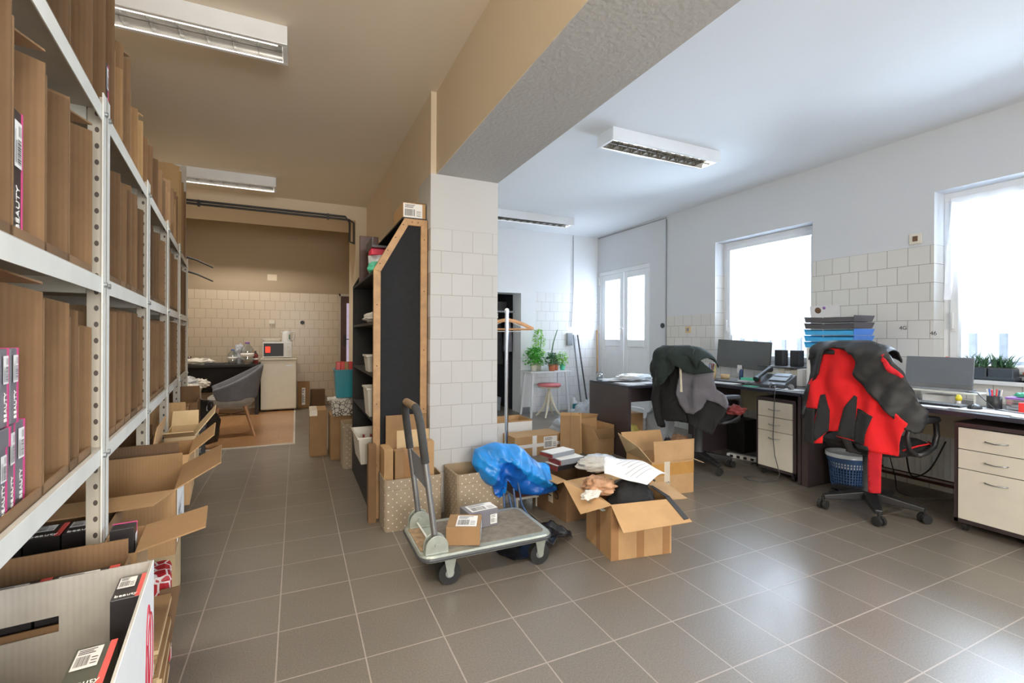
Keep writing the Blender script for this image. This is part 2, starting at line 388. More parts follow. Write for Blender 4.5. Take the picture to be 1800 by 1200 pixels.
def pillow_mb(outline, fn, depth, step=.016, soft=.06, m=0, inner=None, im=1, back=.8):
    """cushion-like closed body over a 2-D outline; fn(u, v, d) -> point, d = signed depth"""
    base = sheet_mb(outline, lambda u, v: (u, v, 0), step); n = len(base.v); ol = [Vector(p) for p in outline]
    def dist(p):
        b = 9.
        for i in range(len(ol)):
            a, c = ol[i-1], ol[i]; t = max(0, min(1, (p-a).dot(c-a)/max(1e-9, (c-a).length_squared))); b = min(b, (a+(c-a)*t-p).length)
        return b
    mb = MB(); D = []
    for x, y, _ in base.v:
        q = dist(Vector((x, y))); k = sqrt(max(0, 1-(1-min(1, q/soft))**2)); D.append(k); mb.v.append(tuple(fn(x, y, depth*k, k)))
    for (x, y, _), k in zip(base.v, D): mb.v.append(tuple(fn(x, y, -depth*back*k, 0)))
    for f in base.f:
        c = Vector((sum(base.v[i][0] for i in f)/len(f), sum(base.v[i][1] for i in f)/len(f)))
        mi = im if inner and inside((c.x, c.y), inner) else m
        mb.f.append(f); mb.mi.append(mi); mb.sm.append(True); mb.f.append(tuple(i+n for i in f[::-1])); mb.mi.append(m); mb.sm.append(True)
    return mb
def nz(x, y, z=0., k=1.): return noise.noise(Vector((x*k, y*k, z*k)))
def blob_mb(rx, ry, rz, seed=0., amp=.25, freq=2.2, nu=40, nv=26, flat=.0, m=0, crease=.5):
    """crumpled closed lump standing on z=0"""
    mb = MB(); rows = []
    for j in range(nv+1):
        th = pi*j/nv
        for i in range(nu):
            ph = 2*pi*i/nu; d = Vector((sin(th)*cos(ph), sin(th)*sin(ph), cos(th)))
            q = d*freq+Vector((seed*3.1, seed*7.7, seed))
            a = noise.noise(q); b = abs(noise.noise(q*2.3)); c = noise.noise(q*5.)
            r = 1+amp*(a*1.2-crease*b*1.6+c*.35)
            z = d.z*rz*r+rz*.85
            if z < flat: z = flat
            rows.append((d.x*rx*r, d.y*ry*r, max(z, 0.)))
    fs = [(j*nu+i, j*nu+(i+1) % nu, (j+1)*nu+(i+1) % nu, (j+1)*nu+i) for j in range(nv) for i in range(nu)]
    return mb.add(rows, fs, m, True)
def barcode(mb, o, u, v, w, h, mw=0, mk=1, seed=1):
    """white sticker with bars and text lines; o corner, u,v unit vectors"""
    rnd = random.Random(seed); o, u, v = Vector(o), Vector(u), Vector(v); n = u.cross(v).normalized()
    def q(a, b, c, d, k, m): mb.add([o+u*a+v*c+n*k, o+u*b+v*c+n*k, o+u*b+v*d+n*k, o+u*a+v*d+n*k], [(0, 1, 2, 3)], m)
    q(0, w, 0, h, .0008, mw)
    x = w*.08
    while x < w*.6:
        t = w*rnd.choice((.012, .02, .03)); q(x, x+t, h*.12, h*.6, .0014, mk); x += t+w*.02
    for i in range(3): q(w*.08, w*(.5+.3*rnd.random()), h*(.7+.09*i), h*(.74+.09*i), .0014, mk)
    for i in range(3): q(w*.68, w*.92, h*(.15+.14*i), h*(.19+.14*i), .0014, mk)
    return mb
def text(s, size, mat_, parent=None, loc=(0, 0, 0), rot=(pi/2, 0, 0), name='lettering', ext=.0004):
    c = bpy.data.curves.new(name, 'FONT'); c.body = s; c.size = size; c.extrude = ext; c.materials.append(M[mat_])
    q = bpy.data.objects.new('tmp', c); COL.objects.link(q); bpy.context.view_layer.update()
    me = bpy.data.meshes.new_from_object(q.evaluated_get(bpy.context.evaluated_depsgraph_get())); me.materials.clear(); me.materials.append(M[mat_])
    bpy.data.objects.remove(q); o = bpy.data.objects.new(name, me); COL.objects.link(o); o.location = loc; o.rotation_euler = rot
    if parent: o.parent = parent
    return o
ORD = 'first second third fourth fifth sixth seventh eighth ninth tenth eleventh twelfth thirteenth fourteenth fifteenth'.split()
# ------------------------------------------------------------------ room shell
WX = 4.59; YB = 6.53; TH = .1166; S0 = Vector((-.459, 1.551, 0))
struct('floor', MB().box(-3.4, 5.2, -2.6, 9.0, -.1, 0), 'floor')
struct('floor_laminate', MB().box(-2.6, -.03, 5.70, 8.7, 0, .006), 'laminate')
struct('trim_1', MB().box(-2.6, -.03, 5.66, 5.70, 0, .010).box(-.03, -.01, 5.66, 8.7, 0, .008), 'greyw')
# right wall with two windows, door opening and an unseen window added for light
wins = [(2.93, 4.10, .89, 2.335), (.62, 1.965, .89, 2.355), (-1.8, -.5, .89, 2.355)]
mb = MB(); x0, x1 = WX, WX+.34; ys = [-2.6]
for a, b, z0, z1 in sorted(wins): ys += [a, b]
ys += [5.25, 6.505, 6.9]
for i in range(0, len(ys), 2): mb.box(x0, x1, ys[i], ys[i+1], 0, 2.95)
for a, b, z0, z1 in wins: mb.box(x0, x1, a, b, 0, z0); mb.box(x0, x1, a, b, z1, 2.95)
mb.box(x0, x1, 5.25, 6.505, 2.262, 2.95)
struct('wall_right', mb, 'wallR')
struct('wall_back_right', MB().box(1.305, 2.3, YB, YB+.3, 0, 2.95).box(3.163, 4.59, YB, YB+.3, 0, 2.95).box(2.3, 3.163, YB, YB+.3, 1.862, 2.95), 'wallBR')
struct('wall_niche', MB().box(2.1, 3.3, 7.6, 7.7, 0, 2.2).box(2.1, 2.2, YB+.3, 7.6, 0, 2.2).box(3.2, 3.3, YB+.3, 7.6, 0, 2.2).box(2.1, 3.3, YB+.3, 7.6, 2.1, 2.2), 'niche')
struct('wall_divider', MB().box(.815, 1.305, 3.42, 7.03, 0, 2.95).box(.98, 1.305, 7.03, 9.0, 0, 3.1), 'cream_wall')
struct('wall_pillar', MB().box(.815, 1.305, 3.08, 3.42, 0, 2.29), 'pillar')
struct('beam', MB().box(.857, 1.303, -2.6, 3.42, 2.29, 2.9), ['beam'])
struct('beam_skin', MB().box(.852, .857, -2.6, 3.08, 2.289, 2.86).box(.815, .857, 3.08, 3.42, 2.291, 2.86), ['cream_wall'])
struct('wall_pilaster', MB().box(.68, .815, 6.25, 7.03, 0, 2.66), 'cream_wall')
struct('wall_back_left', MB().box(-3.0, .674, 8.7, 8.9, 0, 3.1).box(.674, .98, 8.7, 8.9, 1.92, 3.1), 'wallBL')
struct('beam_soffit', MB().box(-2.6, .8149, 6.25, 7.03, 2.66, 3.2), 'cream_wall')
# left wall, parallel to the racks
mb = MB(); mb.box(-.62, -.52, -4.5, 7.6, 0, 3.1); struct('wall_left', mb, 'cream_wall', loc=S0, rot=(0, 0, TH))
struct('wall_front', MB().box(-1.5, -.5, -2.7, -2.6, 0, 2.95).box(1.6, 4.9, -2.7, -2.6, 0, 2.95).box(-.5, 1.6, -2.7, -2.6, 0, .9).box(-.5, 1.6, -2.7, -2.6, 2.3, 2.95), 'white')
struct('window_4', MB().box(-.5, 1.6, -2.66, -2.62, .9, .97).box(-.5, 1.6, -2.66, -2.62, 2.23, 2.3).box(-.5, -.43, -2.66, -2.62, .9, 2.3).box(1.53, 1.6, -2.66, -2.62, .9, 2.3).box(.5, .6, -2.66, -2.62, .9, 2.3), 'pvc')  # unseen window added behind the camera to carry a fill lamp
struct('ceiling_left', MB().box(-3.2, .857, -2.6, 6.25, 2.84, 2.95), 'ceilL')
struct('ceiling_kitchen', MB().box(-3.2, .98, 7.03, 8.9, 3.06, 3.15), 'ceilL')
struct('ceiling_right', MB().box(1.303, 4.93, -2.6, 6.83, 2.85, 2.95), 'ceilR')
struct('baseboard_niche', MB().box(3.163, 3.32, YB-.012, YB, 0, .09), 'greyplas')
# windows
for i, (a, b, z0, z1) in enumerate(wins):
    w = thing('window_%d' % (i+1), 'white plastic framed window', 'window'); w['kind'] = 'structure'; del w['label']; del w['category']
    X = WX+.15; t = .07
    MB().box(X, X+.07, a, b, z0, z0+t).box(X, X+.07, a, b, z1-t, z1).box(X, X+.07, a, a+t, z0+t, z1-t).box(X, X+.07, b-t, b, z0+t, z1-t).build('window_frame', 'pvc', w, bevel=.004)
    MB().box(X-.018, X+.05, a+.045, b-.045, z0+.045, z0+.10).box(X-.018, X+.05, a+.045, b-.045, z1-.10, z1-.045).box(X-.018, X+.05, a+.045, a+.10, z0+.10, z1-.10).box(X-.018, X+.05, b-.10, b-.045, z0+.10, z1-.10).build('window_sash', 'pvc', w, bevel=.006)
    MB().box(X+.02, X+.026, a+.09, b-.09, z0+.09, z1-.09).build('window_pane', 'glass', w)
    MB().box(WX-.03, X, a-.02, b+.02, z0-.03, z0).build('window_sill', 'pvc', w, bevel=.004)
    if i < 2:
        MB().box(X-.03, X-.018, b-.085, b-.06, 1.25, 1.31).box(X-.05, X-.035, b-.08, b-.065, 1.27, 1.40).build('window_handle', 'whiteplas', w, bevel=.004)
    
# frosted film on the lower window, wavy lower edge
a, b, z0, z1 = wins[0]
out = [(a+.1, z1-.1), (b-.1, z1-.1), (b-.1, 1.22)]+[(b-.1-(b-a-.2)*k/10, 1.20-.035*sin(pi*k/10)+.01*sin(k*2.3)) for k in range(1, 10)]+[(a+.1, 1.22)]
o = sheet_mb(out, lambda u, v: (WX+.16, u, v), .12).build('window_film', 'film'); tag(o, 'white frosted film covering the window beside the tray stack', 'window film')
a, b, z0, z1 = wins[2]
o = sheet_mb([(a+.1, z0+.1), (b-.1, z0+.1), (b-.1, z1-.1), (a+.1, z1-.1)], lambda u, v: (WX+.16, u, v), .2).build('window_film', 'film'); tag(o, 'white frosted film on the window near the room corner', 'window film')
# sheer cloth on the second window
def cf(u, v): return (WX+.115+.018*sin(u*38+v*3)+.01*nz(u*6, v*6), u, v)
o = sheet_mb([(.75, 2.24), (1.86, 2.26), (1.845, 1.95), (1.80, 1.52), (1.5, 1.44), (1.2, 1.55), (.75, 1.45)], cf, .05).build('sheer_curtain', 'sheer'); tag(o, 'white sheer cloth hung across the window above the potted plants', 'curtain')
def cf2(u, v): return (WX+.085+.02*sin(u*70)+.008*nz(u*9, v*9), u, v)
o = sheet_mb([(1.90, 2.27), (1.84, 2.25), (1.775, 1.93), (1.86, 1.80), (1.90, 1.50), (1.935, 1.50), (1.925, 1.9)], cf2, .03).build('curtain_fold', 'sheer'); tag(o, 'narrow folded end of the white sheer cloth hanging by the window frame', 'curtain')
# double door on the right wall
d = thing('door_1', 'x', 'x'); del d['label']; del d['category']; d['kind'] = 'structure'
X = WX+.02
MB().box(X, X+.08, 5.25, 5.31, 0, 2.20).box(X, X+.08, 6.445, 6.505, 0, 2.20).box(X, X+.08, 5.25, 6.505, 2.20, 2.262).build('door_frame', 'pvc', d, bevel=.004)
for a, b in ((5.312, 5.872), (5.882, 6.443)):
    mb = MB().box(X+.01, X+.06, a, a+.09, 0, 2.198).box(X+.01, X+.06, b-.09, b, 0, 2.198).box(X+.01, X+.06, a+.09, b-.09, 2.10, 2.198).box(X+.01, X+.06, a+.09, b-.09, 1.04, 1.15).box(X+.01, X+.06, a+.09, b-.09, 0, .14)
    lf = mb.build('door_leaf', 'pvc', d, bevel=.005)
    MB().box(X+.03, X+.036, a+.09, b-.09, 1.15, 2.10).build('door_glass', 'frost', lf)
    MB().box(X+.025, X+.04, a+.09, b-.09, .14, 1.04).build('door_panel', 'pvc', lf)
MB().box(X-.005, X+.01, 5.90, 5.935, 1.22, 1.36).box(X-.05, X-.035, 5.83, 5.93, 1.31, 1.33).box(X-.05, X, 5.91, 5.925, 1.31, 1.33).build('door_handle', 'whiteplas', d, bevel=.003)
for z in (.35, 1.25, 2.05):
    for y in (5.262, 6.49): MB().box(X-.02, X, y-.012, y+.012, z, z+.13).build('door_hinge', 'whiteplas', d, bevel=.003)
# wooden door at the end of the kitchen wall
d = thing('door_2', 'x', 'x'); del d['label']; del d['category']; d['kind'] = 'structure'
MB().box(.674, .70, 8.66, 8.76, 0, 1.92).box(.674, .98, 8.66, 8.76, 1.88, 1.92).build('door_frame', 'greyw', d)
MB().box(.70, .98, 8.70, 8.74, 0, 1.88).build('door_leaf', 'darkwood', d)
MB().box(.80, .97, 8.69, 8.70, .72, 1.76).build('door_glass', 'lilac', d)
MB().box(.765, .785, 8.675, 8.70, 1.0, 1.2).box(.77, .86, 8.65, 8.665, 1.12, 1.135).box(.77, .78, 8.66, 8.69, 1.12, 1.135).build('door_handle', 'black', d)
# outdoors
struct('ground_outside', MB().box(5.0, 12, -6, 10, -.1, 0), 'outside')
struct('exterior_wall', MB().box(8.6, 8.8, -6, 10, 0, 5.5), 'outside')
f = thing('garden_fence', 'pale slatted fence seen beyond the window glass', 'fence', (7.2, 2.5, 0))
mb = MB()
for k in range(26): mb.box(-.02, .02, -3.2+k*.26, -3.14+k*.26, 0, 1.25)
mb.build('fence_slats', 'fence', f)
MB().box(-.035, -.02, -3.3, 3.5, .9, .94).box(-.035, -.02, -3.3, 3.5, .45, .49).build('fence_rail', 'fence', f)
# ------------------------------------------------------------------ camera
cd = bpy.data.cameras.new('camera'); cam = bpy.data.objects.new('camera', cd); COL.objects.link(cam)
cd.sensor_width = 36; cd.lens = 821.5/1800*36; cd.shift_y = -9.93/1800; cd.clip_start = .02
cam.matrix_world = Matrix.Translation((0, 0, H)) @ Matrix.Rotation(-.4321, 4, 'Z') @ Matrix.Rotation(pi/2, 4, 'X') @ Matrix.Rotation(.0043, 4, 'Z')
bpy.context.scene.camera = cam
# ------------------------------------------------------------------ light
def area(name, loc, rot, sx, sy, e, c=(1, 1, 1), spread=pi):
    l = bpy.data.lights.new(name, 'AREA'); l.shape = 'RECTANGLE'; l.size = sx; l.size_y = sy; l.energy = e; l.color = c; l.spread = spread
    o = bpy.data.objects.new(name, l); COL.objects.link(o); o.location = loc; o.rotation_euler = rot; return o
for a, b, z0, z1 in wins:
    area('window_daylight', (WX+.45, (a+b)/2, 1.86), (0, radians(90), 0), .8, b-a-.1, 135, (.67, .83, 1.))  # daylight for the two visible windows, fill for the added third
area('window_daylight', (.55, -2.75, 1.6), (radians(-102), 0, pi), 2.0, 1.3, 150, (1., .95, .88))  # fill lamp added at the unseen front window, tilted up towards the ceiling
area('door_daylight', (WX+.5, 5.88, 1.6), (0, radians(90), 0), 1.0, 1.1, 90, (.80, .90, 1.))
W = bpy.data.worlds.new('world'); bpy.context.scene.world = W; W.use_nodes = True
W.node_tree.nodes['Background'].inputs[0].default_value = (.86, .93, 1., 1); W.node_tree.nodes['Background'].inputs[1].default_value = 1.5
sc = bpy.context.scene
sc.view_settings.view_transform = 'Standard'; sc.view_settings.look = 'None'; sc.view_settings.exposure = .32; sc.view_settings.gamma = 1.1
sc.cycles.max_bounces = 8; sc.cycles.diffuse_bounces = 5; sc.cycles.transparent_max_bounces = 12; sc.cycles.caustics_reflective = False; sc.cycles.caustics_refractive = False
sc.cycles.sample_clamp_indirect = 6.
def lamp(x0, x1, y0, y1, zt, label, cells, e, col, on=True, zb=None):
    zb = zb or zt-.1
    t = thing('ceiling_lamp', label, 'ceiling lamp', ((x0+x1)/2, (y0+y1)/2, zt), 0, 'fluorescent louvre lamps on the ceilings')
    w, d, h = (x1-x0)/2, (y1-y0)/2, zt-zb; r = .025
    MB().box(-w, w, -d, -d+r, -h, 0).box(-w, w, d-r, d, -h, 0).box(-w, -w+r, -d+r, d-r, -h, 0).box(w-r, w, -d+r, d-r, -h, 0).box(-w+r, w-r, -d+r, d-r, -.012, 0).build('lamp_housing', 'pvc', t, bevel=.003)
    mb = MB()
    for s in (-1, 1):
        y = s*(d-r)
        mb.grid(lambda u, v, s=s, y=y: (-w+r+2*(w-r)*u, y-s*.05*v*v, -h+.005+v*(h-.03)), 1, 6)
    mb.build('reflector', 'reflector', t)
    mb = MB()
    for k in range(1, cells):
        x = -w+r+2*(w-r)*k/cells
        mb.box(x-.0005, x+.0025, -.002, .002, -h+.01, -h+.03).add([(x, -d+r, -h+.008), (x, d-r, -h+.008), (x, d-r-.02, -h+.05), (x, -d+r+.02, -h+.05)], [(0, 1, 2, 3)])
        mb.add([(x+.002, -d+r, -h+.008), (x+.002, d-r, -h+.008), (x+.002, d-r-.02, -h+.05), (x+.002, -d+r+.02, -h+.05)], [(0, 1, 2, 3)])
    mb.box(-w+r, w-r, -.003, .003, -h+.012, -h+.022).build('louvre_grille', 'reflector', t)
    MB().tube([(-w+.05, 0, -.045), (w-.05, 0, -.045)], .013, 10).build('tube', 'tube', t)
    l = area('lamp_glow', ((x0+x1)/2, (y0+y1)/2, zt-.03), (0, 0, 0), (x1-x0)*.9, .05, e*1.5, col)
    return t
WARM = (1.1, 1.02, .90)
lamp(2.25, 3.42, 3.0, 3.215, 2.85, 'white louvred fluorescent lamp on the white ceiling before the first window', 11, 6, (1., .95, .85))
lamp(2.35, 3.52, 5.57, 5.79, 2.85, 'white louvred fluorescent lamp on the white ceiling near the double door', 11, 4, (.95, .97, 1.))
lamp(-1.30, -.05, 2.76, 2.975, 2.84, 'lit louvred fluorescent lamp on the beige ceiling above the shelving', 10, 30, WARM)
lamp(-1.40, -.20, 5.46, 5.69, 2.84, 'lit louvred fluorescent lamp on the beige ceiling before the kitchen', 10, 30, WARM)
lamp(-.9, .3, .0, .215, 2.84, 'louvred fluorescent lamp on the beige ceiling by the entrance end', 10, 100, WARM)  # fill lamp added out of view to brighten the left room
lamp(2.3, 3.5, .3, .515, 2.85, 'louvred fluorescent lamp on the white ceiling by the entrance end', 10, 42, (1., .97, .92))  # unseen fixture, added to fill the right room with light
lamp(2.3, 3.5, -1.6, -1.385, 2.85, 'louvred fluorescent lamp on the white ceiling by the end wall', 10, 42, (1., .97, .92))  # second added fill fixture for the right room, behind the camera
lamp(-1.3, -.2, 7.7, 7.92, 3.06, 'louvred fluorescent lamp on the kitchen ceiling', 10, 42, WARM)  # added lamp, out of sight behind the soffit, brightens the kitchen end
# ------------------------------------------------------------------ white racks along the skew wall
def LW(x, y, z=0.): return (S0.x+x*cos(TH)-y*sin(TH), S0.y+x*sin(TH)+y*cos(TH), z)
BND = [-.86, .045, .85, 1.63, 2.40, 3.17]; LEV = [.45, .90, 1.35, 1.80]; DEP = .40
UN = ['first', 'second', 'third', 'fourth', 'fifth']
def rack(i):
    y0, y1 = BND[i]+.004, BND[i+1]-.004; w = y1-y0
    t = thing('shelving_unit', UN[i]+' white perforated shelving unit along the aisle, counting from the white printed box', 'shelving unit', LW(0, y0), TH, 'white steel shelving units along the aisle')
    for x, sx in ((0, 1), (-DEP, -1)):
        for y, sy in ((0, 1), (w, -1)):
            mb = MB().box(*sorted((0, -.038*sx)), *sorted((0, .003*sy)), 0, 1.83, 1).box(*sorted((0, -.003*sx)), *sorted((0, .036*sy)), 0, 1.83, 0)
            p = mb.build('post', ['steelw', 'perf'], t, (x, y, 0))
            if x == 0:
                for z in LEV: MB().tube([(0, .018*sy, z-.02), (.006, .018*sy, z-.02)], .007, 8).build('bolt', 'screwm', p)
    for z in LEV:
        MB().box(-DEP+.004, -.004, .004, w-.004, z-.004, z, 0).box(-.006, -.0035, .037, w-.037, z-.042, z-.002, 1).box(-DEP+.0035, -DEP+.006, .037, w-.037, z-.042, z-.002, 1).box(-DEP+.04, -.04, .004, .006, z-.042, z-.004, 1).box(-DEP+.04, -.04, w-.006, w-.004, z-.042, z-.004, 1).build('shelf_board', ['greyw', 'steelw'], t)
    return t
for i in range(5): rack(i)
def carton(label, loc, rot, d, w, h, body='carton', seed=1, group=None, stripe='magenta', lettering=True, name='product_carton'):
    """flat product box; local x = depth (front face at x=0 looking along +x), y width, z height"""
    t = thing(name, label, 'carton', loc, rot, group)
    MB().box(-d, 0, -w/2, w/2, 0, h).build('carton_body', body, t, bevel=.0015)
    MB().box(-d-.0005, .0006, w/2-.006, w/2+.0006, -.0003, h+.0006).build('printed_edge', stripe, t)
    if h > w:
        barcode(MB(), (.0008, w*.32, h*.55), (0, 0, 1), (0, -1, 0), h*.36, w*.62, seed=seed).build('sticker', ['label', 'ink'], t)
        if lettering: text('BEAUTY', w*.40, 'label', t, (.001, w*.16, h*.06), Matrix(((0, 0, 1), (0, 1, 0), (-1, 0, 0))).to_euler() if False else (pi/2, -pi/2, pi/2))
    return t
BINLAB = {1.80: 'top', 1.35: 'middle', .90: 'lower'}
bin_count = {}
def bin_(y0, y1, z, h, d=.34, x1=-.012, m='card', flap=0, tilt=0., slot=0):
    u = max(k for k in range(5) if BND[k] <= (y0+y1)/2+.05)
    key = (u, z); bin_count[key] = n = bin_count.get(key, 0)+1
    lab = '%s open cardboard bin on the %s shelf of the %s white shelving unit' % (ORD[n-1], BINLAB[z], UN[u])
    w = y1-y0-.006; t = .004
    th = thing('cardboard_bin', lab, 'storage bin', LW(x1, (y0+y1)/2, z+.001), TH+tilt, 'upright cardboard bins on the %s shelves' % BINLAB[z])
    c = .03+.02*((n*7) % 3)
    def side(mb, y, hh):
        P = [(-.0, y, 0), (-.0, y, hh-c*.3), (-c, y, hh), (-d, y, hh), (-d, y, 0)]
        mb.poly(P, (0, t, 0))
    mb = MB(); side(mb, -w/2, h-.015*(n % 2)); side(mb, w/2-t, h); mb.box(-d, -d+t, -w/2, w/2, 0, h).box(-d, 0, -w/2, w/2, 0, t)
    mb.box(-t, 0, -w/2, w/2, 0, .02)
    mb.build('bin_body', m, th)
    if flap:
        MB().poly([(0, w/2-.002, h), (-d*.8, w/2-.002, h), (-d*.8, w/2-flap, h+.03), (-.05, w/2-flap, h+.02)], (0, 0, .004)).build('flap', m, th)
    return th
gap = lambda a, b: (a+.006 if any(abs(a-q) < .05 for q in BND) else a, b)
def row(z, edges, hs, mats, flaps={}):
    for k in range(len(edges)-1):
        a, b = edges[k], edges[k+1]
        if a is None or b is None: continue
        for q in BND:                                            # keep clear of the posts between two units
            if a < q-.045 < b or a < q+.045 < b or a < q < b:
                if q-a > b-q: b = q-.046
                else: a = q+.046
        if b-a < .05: continue
        mm = mats[k % len(mats)]; mm = 'bin'+(mm[4:] or '1')
        bin_(a, b, z, hs[k % len(hs)], m=mm, flap=flaps.get(k, 0), d=.33+.02*((k*5) % 3)-.02)
row(1.80, [-.69, -.56, -.42, -.25, -.045, .09, .22, .35, .49, .65, .78, .90, 1.06, 1.26, 1.44, 1.58, 1.68, 1.86, 2.05, 2.22, 2.36, 2.47, 2.65, 2.85, 3.10], [.62, .60, .58, .60, .56, .55, .27, .36, .26, .27, .25, .26, .27, .26, .25, .3, .26, .34, .3, .36, .33], ['card3', 'card', 'card5', 'card3', 'card', 'card3', 'card2', 'card', 'card2', 'card4', 'card2', 'card'], {7: .05, 9: .04})
row(1.35, [-.69, -.56, -.40, -.25, -.045, .09, .32, .42, .51, .64, .80, .97, 1.1, 1.33, 1.58, 1.68, 1.9, 2.1, 2.35, 2.47, 2.7, 2.9, 3.12], [.385, .37, .355, .37, .36, .37, .355, .36], ['card3', 'card', 'card3', 'card', 'card5', 'card3', 'card'], {1: .05, 3: .05})
row(.90, [-.69, -.41, -.24, -.17, -.045, .10, .25, .40, .52, .66, .80, .93, 1.07, 1.31, 1.58, 1.68, 1.9, 2.1, 2.33, 2.47, 2.7, 2.9, 3.1], [.39, .385, .36, .33, .37, .375, .385, .38], ['card', 'card', 'card3', 'card', 'card3', 'card'], {0: .06})
# cartons seen inside the bins
def cl(x, y, z): return LW(x, y, z)
carton('dark product carton peeking out of a bin on the middle shelf of the first unit', cl(-.019, -.515, 1.357), TH, .2, .05, .21, 'cartond', 3)
carton('dark product carton standing at the front of a bin on the top shelf', cl(-.019, .155, 1.807), TH, .2, .04, .17, 'cartond', 4)
g = 'grey product cartons in the lower shelf bin'
for k, y in enumerate((-.615, -.565, -.515, -.462)):
    carton('grey pink edged carton, %s of four in the bottom layer of the lower bin' % ORD[k], cl(-.016-.004*k, y, .906), TH+.05*((k % 3)-1), .2, .036, .115 if k < 2 else .145, 'carton', 5+k, g)
carton('grey carton laid flat across the bottom layer in the lower shelf bin', cl(-.016, -.590, 1.0225), TH, .2, .085, .03, 'carton', 12, g)
for k, y in enumerate((-.61, -.565, -.525)):
    carton('slim grey pink-edged carton, %s of three in the upper layer' % ORD[k], cl(-.018, y, 1.0545), TH, .2, .032, .122, 'cartond' if k == 0 else 'carton', 20+k, g)
# ------------------------------------------------------------------ open boxes on the second shelf, standing out into the aisle
def open_box(name, label, loc, rot, w, d, h, m='card', flaps={}, group=None, inner=None, t=.004, slot=None, tapes=(), cat='cardboard box', wallh=None):
    """w along local x, d along local y; flaps: side ('+x','-x','+y','-y') -> (angle from upright outward in degrees, length[, side inset])"""
    th = thing(name, label, cat, loc, rot, group); mi = m if inner is None else inner; wallh = wallh or {}
    mb = MB(); X, Y = w/2, d/2
    hx = {k: wallh.get(k, h) for k in ('+x', '-x', '+y', '-y')}
    mb.box(-X, X, -Y, Y, 0, t, 0)
    for k, (a, b, c, e) in {'+x': (X-t, X, -Y, Y), '-x': (-X, -X+t, -Y, Y), '-y': (-X+t, X-t, -Y, -Y+t)}.items(): mb.box(a, b, c, e, t, hx[k], 0)
    if slot:
        xa, xb, za, zb = slot
        mb.box(-X+t, xa, Y-t, Y, t, hx['+y']).box(xb, X-t, Y-t, Y, t, hx['+y']).box(xa, xb, Y-t, Y, t, za).box(xa, xb, Y-t, Y, zb, hx['+y'])
    else: mb.box(-X+t, X-t, Y-t, Y, t, hx['+y'])
    mb.build('box_body', m, th)
    for k, f in flaps.items():
        a = radians(f[0]); L = f[1]; ins = f[2] if len(f) > 2 else .004; sk = f[3] if len(f) > 3 else 0.; ax = k[1]; s = 1 if k[0] == '+' else -1; z = hx[k]
        o, q = (X, Y) if ax == 'x' else (Y, X)
        e0 = (s*(o-t/2), -q+.002, z), (s*(o-t/2), q-.002, z)
        e1 = (s*(o-t/2+L*sin(a)), q-ins+sk, z+L*cos(a)), (s*(o-t/2+L*sin(a)), -q+ins+sk, z+L*cos(a))
        P = [e0[0], e0[1], e1[0], e1[1]]
        if ax == 'y': P = [(p[1], p[0], p[2]) for p in P]
        nrm = Vector((s*cos(a), 0, -sin(a))) if ax == 'x' else Vector((0, s*cos(a), -sin(a)))
        MB().poly([Vector(p)-nrm*t/2 for p in P], nrm*t).build('flap', m if inner is None else m, th)
    for kk, (p0, p1, p2, p3, mm) in enumerate(tapes): MB().add([p0, p1, p2, p3], [(0, 1, 2, 3)]).build('tape', mm, th)
    return th
def LB(x0, x1, y0, y1, z): return LW((x0+x1)/2, (y0+y1)/2, z), TH, x1-x0, y1-y0
Z2 = .451
def sbox(lab, x0, x1, y0, y1, h, **k):
    loc, r, w, d = LB(x0, x1, y0, y1, k.pop('z', Z2)); return open_box(k.pop('name', 'open_box'), lab, loc, r, w, d, h, **k)
# the racks' second shelf carries deep boxes; they stand in front of the posts
wb = sbox('large white printed box with a hand hole and red swirls on its end', .012, .14, -.80, -.304, .252, m='cardwhite') if False else None
loc, r, w, d = LB(-.39, .14, -.80, -.304, Z2)
wb = open_box('white_printed_box', 'large open white box with hand hole and red loop drawing, on the lowest visible shelf', loc, r, w, d, .252, m='cardwhite', slot=(-.16, .113, .145, .178))
mb = MB().box(w/2-.0002, w/2+.0012, -d/2, d/2, .0, .2518); mb.build('white_end', 'label', wb)
mb = MB()
for cx, cz, rx, rz in ((.16, .09, .03, .095), (.19, .07, .035, .085), (.145, .05, .02, .06)):
    mb.tube([(w/2+.002, cx+rx*sin(a), cz+rz*cos(a)+.01) for a in [2*pi*k/28 for k in range(28)]], .0011, 5, closed=True)
for cx, cz in ((.16, .192), (.145, .118)): mb.add([(w/2+.0028, cx-.008, cz-.016), (w/2+.0028, cx+.008, cz-.016), (w/2+.0028, cx, cz+.006)], [(0, 1, 2)])
mb.build('red_loop_print', 'redink', wb)
def top_carton(label, x, y, z, rot, w, d, h, body='cartond', seed=1, group=None):
    """carton standing on end, its printed top face up; w along x, d along y"""
    t = thing('product_carton', label, 'carton', LW(x, y, z), TH+rot, group)
    MB().box(-w/2, w/2, -d/2, d/2, 0, h).build('carton_body', body, t, bevel=.0015)
    MB().box(w/2-w*.16, w/2+.0006, -d/2-.0005, d/2+.0005, h-.0004, h+.0008).build('printed_edge', 'redprint', t)
    barcode(MB(), (-w*.42, -d*.05, h+.0004), (1, 0, 0), (0, 1, 0), w*.62, d*.48, seed=seed).build('sticker', ['label', 'ink'], t)
    if d > .04 or w > .06: text('beauty', min(w, d)*.3, 'label', t, (-w*.4, -d*.42, h+.001), (0, 0, 0))
    return t
top_carton('black carton standing on end at the far corner of the white printed box', .108, -.372, Z2+.006, 0, .045, .10, .228, 'cartond', 31)
top_carton('olive black carton standing on end in the white printed box, nearer the camera', .085, -.58, Z2+.006, 0, .055, .125, .20, 'cartono', 32)
top_carton('dark carton lying low in the white printed box', -.05, -.55, Z2+.006, 0, .16, .20, .05, 'cartond', 33)
